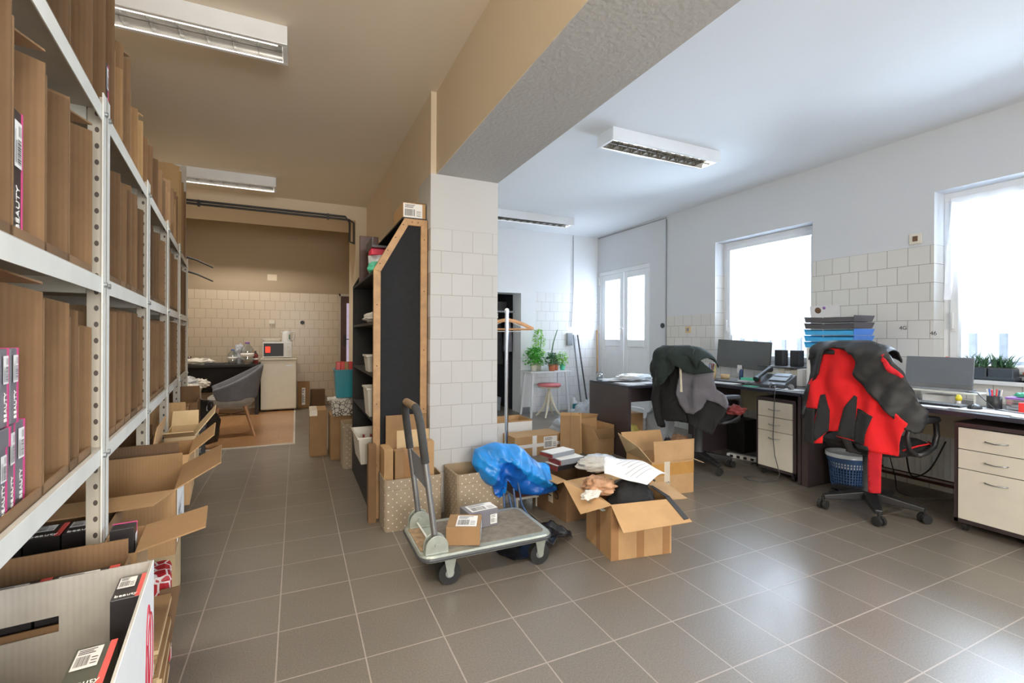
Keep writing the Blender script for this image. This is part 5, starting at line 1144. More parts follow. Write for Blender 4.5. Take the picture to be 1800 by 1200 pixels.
# ------------------------------------------------------------------ radiator, pipes, cables
t = thing('radiator', 'white ribbed panel radiator on the wall under the second window', 'radiator', (4.47, 1.70, .12))
mb = MB().box(0, .03, -.85, .55, 0, .44)
for k in range(38): mb.box(-.012, 0, -.84+k*.0365, -.84+k*.0365+.016, .02, .42)
mb.build('radiator_panel', 'pvc', t); MB().box(-.02, .07, -.86, .56, .44, .455).build('radiator_top', 'pvc', t)
for z_ in (.03, .36): MB().box(.03, .118, -.5, -.47, z_, z_+.03).build('wall_bracket', 'pvc', t)
for k, z in enumerate((.06, .10)):
    o = MB().tube([(4.555, .4, z), (4.555, 3.4, z)], .011, 10).build('heating_pipe', 'darkwood', None); tag(o, ['lower', 'upper'][k]+' dark heating pipe along the wall under the desks', 'pipe')
def cable(lab, pts, r=.004, m='black'):
    pts = [Vector(p) for p in pts]; out = []
    for i in range(len(pts)-1):
        for k in range(6):
            t = k/6; p0 = pts[max(i-1, 0)]; p1 = pts[i]; p2 = pts[i+1]; p3 = pts[min(i+2, len(pts)-1)]
            out.append(.5*((2*p1)+(-p0+p2)*t+(2*p0-5*p1+4*p2-p3)*t*t+(-p0+3*p1-3*p2+p3)*t**3))
    out.append(pts[-1]); o = MB().tube(out, r, 8, closed=False).build('hanging_wire', m, None); return tag(o, lab, 'cable')
cable('black cable looping under the laptop desk beside the basket', [(4.40, 2.2, .35), (4.33, 2.1, .10), (4.2, 2.0, .010), (4.28, 1.8, .012), (4.38, 1.6, .10), (4.40, 1.55, .3)])
cable('second black cable hanging under the laptop desk', [(4.38, 2.05, .44), (4.25, 1.98, .25), (4.20, 1.92, .16), (4.30, 1.86, .22), (4.38, 1.80, .43)], .005)
cable('black cable running on the floor behind the dark pedestal', [(4.5, 3.3, .3), (4.3, 3.2, .02), (4.0, 3.0, .010), (3.9, 3.05, .010), (4.2, 2.95, .010), (4.4, 2.9, .05)])
cable('black cable draped from the desk top behind the first chair', [(4.5, 3.35, .55), (4.4, 3.25, .3), (4.25, 3.2, .012), (4.05, 3.15, .012)])
t = thing('power_strip', 'white power strip on the floor under the first desk', 'power strip', (3.98, 3.22, .0), .3); MB().box(-.03, .03, -.14, .14, 0, .04).build('strip_body', 'whiteplas', t, bevel=.006)
for k in range(4): MB().tube([(-.012, -.10+k*.065, .041), (-.0, -.10+k*.065, .041)], .018, 14).build('socket', 'black', t) if False else MB().box(-.034, -.03, -.12+k*.065, -.09+k*.065, .008, .032).build('plug', 'black', t)
o = MB().box(-.10, .10, -.10, .10, 0, .34).build('computer_tower', 'black', None, (4.28, 3.46, .001), bevel=.005); tag(o, 'black computer tower standing under the first desk', 'computer')
# ------------------------------------------------------------------ office chairs
def office_chair(label, loc, rot, spin=0., backpanel=True, red=False):
    t = thing('office_chair', label, 'office chair', loc, rot)
    for k in range(5):
        a = spin+2*pi*k/5; d = Vector((cos(a), sin(a), 0)); s = Vector((-sin(a), cos(a), 0))
        mb = MB(); r0 = Vector((0, 0, .115))+d*.03; r1 = Vector((0, 0, .085))+d*.29
        mb.bar(r0, r1, .085, .06, 0, taper=.5); leg = mb.build('base_leg', 'black', t, bevel=.006)
        c = d*.29+Vector((0, 0, .031)); mb = MB(); ca = a+.7
        sd = Vector((-sin(ca), cos(ca), 0))
        for q in (-1, 1): mb.tube([c+sd*q*.008, c+sd*q*.028], .030, 18)
        mb.tube([c+sd*-.026, c+sd*.026], .009, 10); mb.tube([c+Vector((0, 0, .01)), c+Vector((0, 0, .055))], .009, 8); mb.build('caster', 'rubber', leg)
    MB().lathe([(0, .085), (.045, .088), (.05, .14), (.036, .15), (.036, .40), (.0, .40)], n=20).build('gas_column', 'darkplas', t)
    MB().box(-.11, .13, -.09, .09, .40, .43).build('seat_mechanism', 'black', t, bevel=.006)
    loft([rr(.44, .46, .10, .43, 6), rr(.50, .50, .12, .455, 6), rr(.50, .50, .12, .485, 6), rr(.42, .42, .10, .51, 6)]).build('seat', 'blackmat', t, (.06, 0, 0))
    if red: MB().tube([(-.10, -.254, .485), (.06, -.257, .50), (.22, -.25, .50), (.27, -.21, .50)], .005, 8).build('seat_piping', 'red', t)
    mb = MB(); mb.grid(lambda u, v: (-.20-.10*(v**1.3)+.05*(2*u-1)**2, (2*u-1)*(.20+.035*sin(pi*v)), .56+.56*v), 14, 16); mb.build('backrest', 'blackmat', t, solid=.05, sub=1)
    MB().tube([(-.05, 0, .42), (-.20, 0, .44), (-.27, 0, .55), (-.29, 0, .72)], [.02, .022, .022, .018], 10).build('back_support', 'darkplas', t)
    for s in (-1, 1):
        y = s*.285
        MB().tube([(.02, s*.2, .445), (.02, y, .45), (.10, y, .46), (.18, y, .49), (.21, y, .56), (.20, y, .64), (.15, y, .665)], [.016]*7, 10).tube([(-.02, y, .455), (-.10, y, .50), (-.12, y, .58), (-.09, y, .65)], .014, 10).build('arm_loop', 'black', t)
        loft([rr(.27, .075, .035, .655, 4), rr(.29, .09, .04, .668, 4), rr(.28, .08, .038, .688, 4)]).build('armrest_pad', 'black', t, (.05, y, 0))
    return t
office_chair('black office chair under a red and black jacket, facing the laptop desk', (3.60, 1.90, 0), -.03, 2.58, red=True)
office_chair('black office chair piled with dark jackets, facing the first window desk', (3.38, 3.20, 0), -.12, -1.65)
def drape(name, label, cat, layers, parent_loc=(0, 0, 0)):
    t = thing(name, label, cat, (0, 0, 0))
    for nm, out, X0, m, depth, seed, k1 in layers:
        ymin = min(p[0] for p in out); ymax = max(p[0] for p in out); zmax = max(p[1] for p in out); yc = (ymin+ymax)/2
        def fn(y, z, X0=X0, depth=depth, seed=seed, k1=k1, zmax=zmax, yc=yc, hw=(ymax-ymin)/2):
            e = (y-yc)/hw; top = max(0., 1-(zmax-z)/.10)
            b = depth*(1-e*e*.8)
            fold = k1*(.6*sin(y*34+3*nz(y, z, seed, 4)+seed)+.8*nz(y, z*.45, seed, 11)+.5*nz(y, z, seed+4, 22))
            return (X0-b-fold+.07*top**2+.05*e*e, y, z)
        sheet_mb(out, fn, .02).build(nm, m, t, solid=.006)
    return t
RJ_BLACK = [(2.166, .623), (2.174, .717), (2.14, .857), (2.113, .954), (2.117, 1.129), (2.075, 1.163), (1.985, 1.173), (1.753, 1.176), (1.678, 1.151), (1.637, 1.117), (1.597, 1.049), (1.558, .982), (1.529, .894), (1.5, .819), (1.459, .769), (1.463, .713), (1.481, .644), (1.509, .633), (1.547, .654), (1.595, .703), (1.656, .775), (1.719, .85), (1.773, .917), (1.801, .964), (1.79, 1.038), (1.807, 1.087), (1.853, 1.116), (1.948, 1.133), (1.997, 1.112), (2.016, 1.04), (2.041, .946), (2.1, .875), (2.126, .791), (2.146, .721), (2.155, .652)]
RJ_RED = [(1.997, 1.13), (1.858, 1.135), (1.80, 1.08), (1.79, .95), (1.745, .868), (1.64, .79), (1.53, .69), (1.555, .626), (1.57, .555), (1.578, .485), (1.649, .486), (1.728, .486), (1.76, .521), (1.827, .526), (1.917, .543), (1.891, .582), (1.986, .561), (2.013, .525), (2.015, .474), (2.077, .461), (2.103, .463), (2.078, .582), (2.046, .706), (2.145, .699), (2.15, .788), (2.125, .872), (2.06, .958), (2.03, 1.052)]
RJ_STRAP = [(1.728, .50), (1.654, .50), (1.659, .241), (1.724, .227)]
RJ_P1 = [(2.145, .693), (2.062, .702), (2.061, .459), (2.107, .456), (2.148, .462)]
RJ_P2 = [(2.037, .801), (2.011, .81), (1.977, .704), (1.977, .568), (2.055, .481), (2.068, .531), (2.049, .667)]
RJ_P3 = [(1.871, .732), (1.815, .827), (1.801, .816), (1.808, .679), (1.819, .535), (1.908, .546)]
RJ_P4 = [(1.798, .743), (1.704, .706), (1.745, .581), (1.75, .525), (1.816, .524), (1.811, .63)]
RJ_P5 = [(1.813, .512), (1.726, .515), (1.72, .49), (1.791, .486)]
def rx(u, v, off=0.):
    e = (u-1.85)/.35; z = v
    return 3.312-.035*(1-e*e)-.014*sin(u*34+2.5*nz(u, v, 1, 4))*min(1, max(.3, (1.13-v)*4))-.010*nz(u, v*.5, 3, 9)+.004-.05*max(0, .9-v)*(.3+abs(e))-off
t = thing('draped_jacket', 'red fleece with black panels hanging inside a black jacket over the office chair back', 'jacket', (0, 0, 0))
sheet_mb(RJ_RED, lambda u, v: (rx(u, v), u, v), .018).build('red_body', 'red', t, solid=.006)
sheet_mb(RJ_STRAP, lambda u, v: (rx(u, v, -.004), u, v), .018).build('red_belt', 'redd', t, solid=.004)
for q, out in (('dark_cuff', RJ_P1), ('dark_panel', RJ_P2), ('dark_panel', RJ_P3), ('dark_sleeve_end', RJ_P4), ('dark_hem', RJ_P5)):
    sheet_mb(out, lambda u, v: (rx(u, v, .008), u, v), .018).build(q, 'patch', t, solid=.005)
def bx_(u, v):
    e = (u-1.85)/.35
    top = max(0., (v-1.10)/.08)
    return 3.270-.03*(1-e*e)+.07*e*e+.10*top**1.6-.014*nz(u, v, 2, 5)-.012*abs(nz(u, v, 6, 9))-.004*nz(u, v, 4, 26)-.009*sin((u*1.0+v*.6)*46+3*nz(u, v, 9, 4))-.05*max(0, .9-v)*(.3+abs(e))
sheet_mb(RJ_BLACK, lambda u, v: (bx_(u, v), u, v), .016).build('black_shell', 'jacket', t, solid=.014)
mb = MB(); mb.grid(lambda a, b: (3.385+.0-.10*cos(pi*a)+.02*nz(a, b, 1, 8), 1.655+.465*b, 1.085+.080*sin(pi*a)+.010*nz(a*3, b*9, 2, 1)-.045*(2*b-1)**4), 10, 26); mb.build('shoulder_fold', 'jacket', t, solid=.01)
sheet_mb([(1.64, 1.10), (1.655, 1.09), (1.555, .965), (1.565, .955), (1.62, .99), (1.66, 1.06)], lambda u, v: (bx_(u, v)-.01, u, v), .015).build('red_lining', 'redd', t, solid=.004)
# dark pile on the first chair
CJ_GREEN = [(3.468, .87), (3.449, .965), (3.373, 1.061), (3.29, 1.109), (3.166, 1.118), (3.0, 1.122), (2.921, 1.094), (2.89, 1.041), (2.801, .987), (2.743, .915), (2.8, .9), (2.89, .887), (2.951, .894), (2.999, .939), (3.048, .949), (3.097, .896), (3.165, .828), (3.234, .771), (3.325, .739), (3.381, .744), (3.4, .808), (3.449, .831)]
CJ_BLACK = [(3.443, .80), (3.267, .85), (3.078, .96), (3.068, .736), (3.06, .614), (3.01, .474), (3.247, .437), (3.301, .451), (3.282, .376), (3.355, .357), (3.403, .375), (3.423, .525), (3.462, .56)]
CJ_GREY = [(3.063, .95), (2.998, .95), (2.935, .92), (2.77, .915), (2.748, .771), (2.685, .721), (2.664, .668), (2.678, .621), (2.741, .657), (2.813, .683), (2.857, .595), (2.917, .55), (2.996, .55), (3.045, .617), (3.061, .713), (3.046, .862)]
CJ_GREY2 = [(3.534, .782), (3.475, .828), (3.435, .737), (3.464, .653), (3.503, .69)]
CJ_LOW = [(3.086, .634), (3.021, .64), (2.926, .66), (2.821, .72), (2.749, .67), (2.7, .63), (2.72, .567), (2.776, .466), (2.82, .388), (2.894, .421), (3.02, .459)]
CJ_STRIP = [(3.041, .943), (3.018, .945), (3.004, .727), (3.036, .723)]
def cfn(X0, dep, k1, seed, yc=3.12, hw=.36):
    def fn(u, v):
        e = (u-yc)/hw
        return (X0-dep*(1-e*e)+.06*e*e-k1*(.6*sin(u*26+v*6+3*nz(u, v, seed, 4)+seed)+1.1*nz(u, v, seed, 9))-.010*nz(u, v, seed, 24)+.10*max(0, (v-1.05)/.07)**2, u, v)
    return fn
for nm, lab, out, X0, m, dep, k1 in (('dark_green_fleece', 'dark green fleece thrown over the top of the first chair', CJ_GREEN, 2.985, 'greenf', .035, .022), ('black_coat', 'long black coat hanging down the back of the first chair', CJ_BLACK, 3.05, 'blackmat', .02, .010),
                                     ('grey_hoodie', 'grey cotton hoodie hanging beside the black coat on the first chair', CJ_GREY, 3.025, 'greyf', .03, .020), ('dark_jacket', 'charcoal jacket hanging lowest on the first chair', CJ_LOW, 3.075, 'patch', .02, .014)):
    t = thing(nm, lab, 'clothing', (0, 0, 0)); sheet_mb(out, cfn(X0, dep, k1, len(nm)), .018).build('cloth_body', m, t, solid=.010)
    if nm == 'grey_hoodie': sheet_mb(CJ_GREY2, cfn(3.07, .0, .01, 3), .018).build('sleeve', 'greyf', t, solid=.008)
    if nm == 'black_coat':
        sheet_mb(CJ_STRIP, lambda u, v: (2.985, u, v), .03).build('cream_trim', 'creamw', t, solid=.004)
        mb = MB(); mb.tube([(3.06, 3.36, .80), (3.05, 3.40, .62), (3.05, 3.36, .45), (3.04, 3.32, .385)], [.05, .045, .036, .03], 14); mb.build('coat_sleeve', 'blackmat', t)
    if nm == 'dark_green_fleece':
        mb = MB(); mb.grid(lambda a, b: (3.10-.12*cos(pi*a)+.02*nz(a, b, 1, 8), 2.84+.50*b, 1.03+.085*sin(pi*a)-.09*(2*b-1)**4+.014*nz(a*3, b*9, 2, 1)), 10, 26); mb.build('shoulder_fold', 'greenf', t, solid=.01)
# seat clothes on first chair and basket
o = blob_mb(.17, .15, .06, 14, .3, 2.6, flat=.004).build('seat_clothes', 'greyf', None, (3.42, 3.10, .512)); tag(o, 'crumpled grey clothes lying on the first chair seat', 'clothing')
o = blob_mb(.10, .07, .045, 15, .3, 2.6, flat=.004).build('red_brown_cloth', 'redcloth', None, (3.52, 2.92, .513)); tag(o, 'reddish brown cloth on the edge of the first chair seat', 'clothing')
t = thing('waste_basket', 'blue perforated waste basket behind the red jacket chair', 'waste basket', (3.93, 2.225, 0))
R0, R1, HB = .105, .14, .29
MB().lathe([(0, 0), (R0, 0), (R0+.006, .06), (R0+.006-.003, .06), (R0-.003, .004), (0, .004)], n=40).build('basket_base', 'basket', t)
MB().lathe([(R1-.012, HB-.055), (R1, HB-.0), (R1+.006, HB), (R1+.006, HB-.012), (R1-.003, HB-.055)], n=40).build('basket_rim', 'basket', t)
mb = MB(); n = 40
def rb(z): return R0+.006+(R1-.012-R0-.006)*(z-.06)/(HB-.115)
for k in range(n):
    a = 2*pi*k/n; mb.bar((rb(.055)*cos(a), rb(.055)*sin(a), .055), (rb(HB-.05)*cos(a), rb(HB-.05)*sin(a), HB-.05), .009, .003, 0, up=(cos(a), sin(a), 0))
for z_ in [.06+.0215*i for i in range(9)]: mb.lathe([(rb(z_)-.0015, z_-.003), (rb(z_)+.0015, z_-.003), (rb(z_)+.0015, z_+.003), (rb(z_)-.0015, z_+.003)], n=40)
mb.build('basket_mesh', 'basket', t)
MB().lathe([(R1-.02, HB-.10), (R1-.004, HB+.010), (R1+.008, HB+.010), (R1+.010, HB-.018)], n=36).build('bin_liner', 'clearbag', t)
# ------------------------------------------------------------------ far end: plant table, stool, sticks, bags
t = thing('plant_table', 'small white metal table carrying the potted plants', 'table', (3.44, 6.22, 0))
MB().box(-.34, .36, -.16, .22, .655, .675).build('table_top', 'pvc', t, bevel=.003)
for x, y in ((-.30, -.13), (.30, -.13), (-.30, .19), (.32, .19)): MB().bar((x*.93, y*.8, .655), (x*1.08, y*1.1, 0), .026, .026).build('leg', 'pvc', t)
t = thing('piano_stool', 'round dusty pink stool on cream splayed legs under the plant table', 'stool', (3.40, 6.05, 0))
MB().lathe([(0, .46), (.17, .46), (.18, .475), (.17, .495), (0, .50)], n=30).build('seat', 'pink', t); MB().lathe([(0, .44), (.15, .44), (.155, .46), (0, .46)], n=30).build('seat_plate', 'creamw', t); MB().lathe([(0, .22), (.022, .22), (.022, .44), (0, .44)], n=14).build('seat_post', 'creamw', t)
for k in range(4): a = pi/4+pi/2*k; MB().tube([(.015*cos(a), .015*sin(a), .36), (.045*cos(a), .045*sin(a), .25), (.10*cos(a), .10*sin(a), .12), (.20*cos(a), .20*sin(a), .012)], [.022, .020, .017, .013], 10).build('leg', 'creamw', t)
def leafy(par, x, y, z, rx_, h, n, m, seed, s=.03):
    rnd = random.Random(seed); mb = MB()
    for k in range(n):
        a = rnd.random()*2*pi; q = rnd.random(); r = rx_*sqrt(rnd.random())*(1-.55*q**2); c = Vector((x+r*cos(a), y+r*sin(a), z+h*q))
        d = Vector((cos(a+rnd.uniform(-1, 1)), sin(a+rnd.uniform(-1, 1)), rnd.uniform(-.6, .6))).normalized(); u = d.cross(Vector((0, 0, 1))).normalized()*s*.38; L_ = s*(.7+.6*rnd.random())
        mb.add([c, c+d*L_*.5+u, c+d*L_, c+d*L_*.5-u], [(0, 1, 2, 3)])
    return mb.build('foliage', m, par)
def potplant(lab, x, y, pm, pr, ph, fm, fr, fh, n, seed, s=.035, stem=True):
    t = thing('potted_plant', lab, 'potted plant', (x, y, .676)); MB().lathe([(0, 0), (pr*.75, 0), (pr, ph), (pr-.006, ph), (pr-.01, ph-.015), (0, ph-.015)], n=22).build('pot', pm, t)
    mb = MB(); rnd = random.Random(seed)
    for k in range(6): a = rnd.random()*6.28; mb.tube([(0, 0, ph-.02), (fr*.3*cos(a), fr*.3*sin(a), ph+fh*.4), (fr*.5*cos(a), fr*.5*sin(a), ph+fh*.8)], .0025, 5)
    mb.build('stems', 'green', t); leafy(t, 0, 0, ph-.01, fr, fh, int(n*1.3), fm, seed, s*1.35); return t
potplant('bushy bright green plant in a pale pot at the end of the plant table', 3.22, 6.20, 'cream', .055, .11, 'green', .17, .24, 420, 5)
potplant('tall light green climbing plant at the back of the plant table', 3.38, 6.36, 'cream', .05, .10, 'greenl', .12, .52, 380, 6)
potplant('grey green leafy plant in a terracotta pot', 3.50, 6.15, 'terra', .055, .10, 'greend', .11, .18, 220, 7)
potplant('light green plant in a small terracotta pot', 3.62, 6.25, 'terra', .05, .10, 'greenl', .09, .14, 120, 8)
potplant('small yellow green plant in a green glass pot', 3.74, 6.24, 'mint', .045, .09, 'greenl', .08, .20, 140, 9)
t = thing('cactus_stem', 'tall bare curved stem rising from the terracotta pot', 'plant', (3.58, 6.30, .676)); MB().tube([(0, 0, 0), (.0, 0, .25), (.03, 0, .42), (.10, 0, .62)], [.012, .012, .010, .007], 8).build('stem', 'greend', t); MB().lathe([(0, 0), (.03, 0), (.04, .07), (0, .07)], n=14).build('pot', 'terra', t)
cable('thin grey wire hanging down the back wall to the fuse box', [(4.10, 6.515, 2.84), (4.10, 6.515, 2.3), (4.10, 6.515, 1.95), (4.08, 6.515, 1.6), (4.06, 6.515, 1.35)], .006, 'greyplas')
t = thing('wall_mounted_fuse_box', 'small grey box on the back wall above the plants', 'electrical box', (4.03, 6.49, 1.05)); MB().box(-.05, .05, 0, .035, 0, .20).build('box_cover', 'greyplas', t, bevel=.004); MB().box(-.04, .04, -.003, 0, .02, .18).build('box_door', 'greyplas', t)
for k, (x0, x1, m_, lab, hh) in enumerate(((4.14, 4.10, 'greyplas', 'thin grey metal rod leaning on the back wall', 1.22), (4.26, 4.18, 'darkplas', 'dark metal rod leaning on the back wall beside the thin rod', 1.22), (4.44, 4.56, 'wood', 'wooden broom handle leaning in the corner by the double door', 1.3))):
    o = MB().tube([(x0, 6.30, .0), (x1, 6.50, hh)], .013, 10).build('leaning_rod' if k < 2 else 'broom_handle', m_, None); tag(o, lab, 'rod' if k < 2 else 'broom')
t = thing('spray_bottle', 'white bottle with a teal label on the floor by the back wall', 'bottle', (4.02, 6.36, 0)); MB().lathe([(0, 0), (.05, 0), (.052, .15), (.02, .19), (.02, .22), (0, .22)], n=18, sx=1.3).build('bottle_body', 'whiteplas', t); MB().box(-.05, .05, -.056, -.052, .03, .13).build('bottle_label', 'teal', t)
o = blob_mb(.24, .20, .20, 51, .3, 2.4).build('plastic_bag', 'crinkle', None, (3.32, 4.92, 0)); tag(o, 'crumpled clear plastic bag on the floor behind the dark desk', 'bag')
o = blob_mb(.2, .18, .16, 52, .3, 2.4).build('plastic_bag', 'crinkle', None, (2.78, 4.55, 0)); tag(o, 'clear plastic bag of scraps beside the flattened boxes', 'bag')
o = blob_mb(.14, .17, .24, 53, .25, 2.).build('plastic_sack', 'crinkle', None, (3.62, 3.98, 0)); tag(o, 'tall clear plastic sack under the return desk', 'bag')
o = blob_mb(.12, .12, .14, 54, .3, 2.4).build('plastic_bag', 'yellowbag', None, (3.22, 3.95, 0)); tag(o, 'yellow plastic bag under the return desk', 'bag')
o = blob_mb(.13, .12, .08, 55, .3, 3.).build('scrap_bundle', 'tancloth', None, (3.72, 3.80, .0)); tag(o, 'heap of wrapped scraps on the floor below the jackets', 'bundle')
o = MB().box(-.14, .14, -.12, .12, 0, .35).build('brown_carton', 'card2', None, (3.36, 4.22, .001), bevel=.003); tag(o, 'pale carton at the back under the return desk', 'cardboard box')
t = thing('spray_can', 'dark spray can standing under the return desk edge', 'can', (3.40, 3.62, 0)) ; MB().lathe([(0, 0), (.033, 0), (.033, .16), (.02, .18), (0, .18)], n=18).build('can_body', 'black', t); MB().lathe([(.0331, .05), (.0334, .05), (.0334, .12), (.0331, .12)], n=18).build('can_label', 'label', t); MB().lathe([(0, .18), (.015, .18), (.015, .20), (0, .20)], n=14).build('can_cap', 'steel', t)
# coat niche
mb = MB().box(2.25, 3.19, 6.75, 7.4, 1.57, 1.595); o = mb.build('niche_shelf', 'greyplas', None); tag(o, 'grey shelf across the dark coat niche', 'shelf')
for k, (x, w_, m_, zz, lab) in enumerate(((2.80, .10, 'blackmat', .55, 'long black coat hanging in the coat niche'), (2.96, .08, 'patch', .75, 'charcoal jacket hanging beside the long coat in the niche'), (3.08, .06, 'greyf', .95, 'short grey jacket with white stripes hanging at the niche edge'))):
    t = thing('hanging_coat', lab, 'coat', (x, 7.10-.13*k, 0)); mb = MB(); mb.grid(lambda u, v, w_=w_, zz=zz: (w_*(1-.4*v*v)*cos(2*pi*u)*(1+.15*sin(9*u*2)), .11*(1-.5*v*v)*sin(2*pi*u), zz+(1.48-zz)*v), 24, 10); mb.build('coat_body', m_, t); MB().tube([(0, 0, 1.46), (0, 0, 1.56)], .003, 6).build('hook', 'chrome', t)
for k in range(3):
    o = MB().box(-.12, .12, -.15, .15, 0, .10+.03*k).build('storage_box', ['black', 'darkplas', 'cartond'][k], None, (2.45+.28*k, 7.15, 1.597), bevel=.003); tag(o, '%s dark box on the shelf of the coat niche' % ORD[k], 'box', 'dark boxes on the niche shelf')
o = MB().box(-.12, .10, -.08, .08, 0, .22).build('paper_bag', 'greyplas', None, (2.88, 6.98, .001), (0, .08, 0), bevel=.01); tag(o, 'pale grey bag standing on the niche floor', 'bag')
# wall fittings
def plate(lab, y, z, w, h, m='cream', cat='switch', x=WX):
    t = thing('wall_switch' if cat == 'switch' else 'wall_socket', lab, cat, (x, y, z)); MB().box(-.012, 0, -w/2, w/2, -h/2, h/2).build('cover_plate', m, t, bevel=.003); MB().box(-.016, -.012, -w*.2, w*.2, -h*.25, h*.25).build('rocker' if cat == 'switch' else 'socket_face', 'card5' if m == 'cream' else 'greyplas', t, bevel=.001)
plate('small cream switch plate high between the two windows', 2.085, 2.005, .085, .085)
plate('beige socket on the tiles between door and first window', 4.52, 1.29, .085, .085, 'card4', 'socket')
o = MB().tube([(WX-.012, 4.985, 1.35), (WX-.0, 4.985, 1.35)], .035, 20).build('wall_cable_outlet', 'black', None); tag(o, 'round black outlet on the wall beside the double door', 'outlet')
o = MB().tube([(WX-.008, 4.915, .1), (WX-.008, 4.915, 2.80)], .008, 8).build('wall_conduit', 'greyplas', None); tag(o, 'thin vertical cable conduit on the wall between door and window', 'conduit')
o = MB().tube([(WX-.008, 4.915, 2.82), (WX-.008, 6.5, 2.83)], .006, 8).build('ceiling_cable', 'greyplas', None); tag(o, 'thin cable along the top of the wall above the double door', 'cable')
for tx, y_, z_ in (('4G', 2.20, 1.265), ('46', 1.99, 1.22)):
    tag(text(tx, .045, 'ink', None, (WX-.001, y_, z_), (pi/2, 0, -pi/2), 'wall_lettering'), 'short black handwritten mark reading %s on the tiles above the jacket chair' % tx, 'writing')
# ------------------------------------------------------------------ kitchen end
def bx2(name, lab, cat, *a, **k): return cbox(name, lab, cat, *a, **k)
t = thing('small_fridge', 'cream under-counter fridge carrying the microwave', 'fridge', (-.25, 8.18, .007))
MB().box(-.245, .245, .03, .48, .02, .81).build('fridge_body', 'creamw', t, bevel=.006); MB().box(-.25, .25, -.02, .025, .035, .79).build('fridge_door', 'creamw', t, bevel=.010)
MB().box(-.255, .255, -.03, .49, .80, .828).build('fridge_top', 'creamw', t, bevel=.006); MB().box(.10, .18, -.024, -.02, .70, .72).build('badge', 'steel', t)
for x in (-.2, .2): MB().tube([(x, .05, 0), (x, .05, .02)], .02, 12).build('foot', 'black', t)
t = thing('microwave', 'white microwave with a dark window and a red glow, on the fridge', 'microwave', (-.27, 8.22, .836))
MB().box(-.205, .205, -.04, .28, .008, .25).build('microwave_body', 'whiteplas', t, bevel=.006)
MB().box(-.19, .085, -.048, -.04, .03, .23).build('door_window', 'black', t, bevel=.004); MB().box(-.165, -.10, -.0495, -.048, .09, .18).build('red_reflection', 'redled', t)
for z in (.17, .10): MB().tube([(.15, -.055, z), (.15, -.04, z)], .02, 16).build('dial', 'steelw', t)
MB().box(.12, .18, -.044, -.04, .03, .055).build('door_button', 'steelw', t)
for x in (-.18, .18): MB().box(x-.01, x+.01, 0, .2, 0, .008).build('foot', 'black', t)
t = thing('electric_kettle', 'white electric kettle on top of the microwave', 'kettle', (-.14, 8.30, 1.087))
MB().lathe([(0, 0), (.072, 0), (.075, .02), (.06, .15), (.052, .165), (.0, .17)], n=26).build('kettle_body', 'whiteplas', t); MB().tube([(.058, 0, .155), (.10, 0, .16), (.112, 0, .13), (.10, 0, .05), (.07, 0, .03)], .012, 10).build('handle', 'whiteplas', t); MB().lathe([(0, .168), (.045, .168), (.03, .178), (0, .18)], n=20).build('lid', 'steelw', t); MB().poly([(-.05, -.02, .12), (-.05, .02, .12), (-.085, 0, .155), (-.05, -.02, .155)], (0, 0, .01)).build('spout', 'whiteplas', t)
MB().poly([(.03, -.062, .04), (.05, -.058, .04), (.045, -.052, .12), (.03, -.055, .12)], (0, -.003, 0)).build('water_gauge', 'greend', t)
tub('glass_dish', 'shallow cream dish on the microwave beside the kettle', (-.35, 8.32, 1.087), .24, .2, .05, 'cream', 'dish')
o = MB().box(-.04, .04, 0, .035, -.03, .03).build('wall_socket', 'cream', None, (-.37, 8.665, 1.41), bevel=.004); tag(o, 'white double socket on the tiles above the microwave', 'socket')
cable('thin white cable hanging from the socket above the microwave', [(-.38, 8.66, 1.38), (-.385, 8.65, 1.25), (-.36, 8.62, 1.10)], .004, 'cream')
o = MB().tube([(.09, 8.685, 1.41), (.09, 8.70, 1.41)], .033, 20).build('wall_socket', 'black', None); tag(o, 'round black socket on the tiles beside the kettle', 'socket')
o = MB().box(-.07, .07, -.002, 0, -.05, .05).build('wall_patch', 'cream_wall', None, (-.37, 8.70, 2.15)); tag(o, 'square repaired patch on the wall above the microwave', 'wall patch')
pcarton('upright brown carton with a white label beside the fridge', .02, .20, 8.42, 8.62, .001, .42, 'card')
barcode(MB(), (.085, 8.418, .05), (1, 0, 0), (0, 0, 1), .05, .28, seed=3).build('carton_sticker', ['label', 'ink'], [o for o in bpy.data.objects if o.get('label') == 'upright brown carton with a white label beside the fridge'][0], (-.11, -8.52, 0))
pcarton('small grey carton against the tiles beside the upright carton', .22, .44, 8.50, 8.66, .001, .28, 'card5')
# dark table with bottles and clutter
t = thing('work_table', 'long dark table against the kitchen wall beside the fridge', 'table', (-1.08, 8.25, 0))
MB().box(-.58, .56, -.33, .38, .725, .76).build('table_top', 'blackin', t, bevel=.003)
for x, y in ((-.56, -.28), (-.56, .33)): MB().box(x, x+.05, y, y+.05, 0.006, .725).build('leg', 'blackin', t)
MB().box(.52, .56, -.31, .36, 0.006, .725).build('side_panel', 'blackin', t); MB().box(-.5, .5, .3, .32, .3, .725).build('back_panel', 'blackin', t)
def bottle(lab, x, y, r, h, m='bottle', cap='purple', z=.761):
    t = thing('water_bottle', lab, 'bottle', (x, y, z)); MB().lathe([(0, 0), (r, 0), (r*1.02, h*.3), (r*.92, h*.4), (r, h*.5), (r, h*.68), (r*.4, h*.88), (r*.3, h*.95), (0, h*.95)], n=20).build('bottle_body', m, t); MB().lathe([(0, h*.93), (r*.38, h*.93), (r*.38, h), (0, h)], n=16).build('bottle_cap', cap, t); MB().lathe([(r*1.03, h*.35), (r*1.04, h*.35), (r*1.04, h*.5), (r*1.03, h*.5)], n=20).build('bottle_label', 'label', t)
bottle('large clear water bottle with a purple cap on the dark table', -.665, 8.0, .085, .33)
bottle('clear water bottle beside the large one on the dark table', -.86, 8.05, .06, .22, cap='bluep')
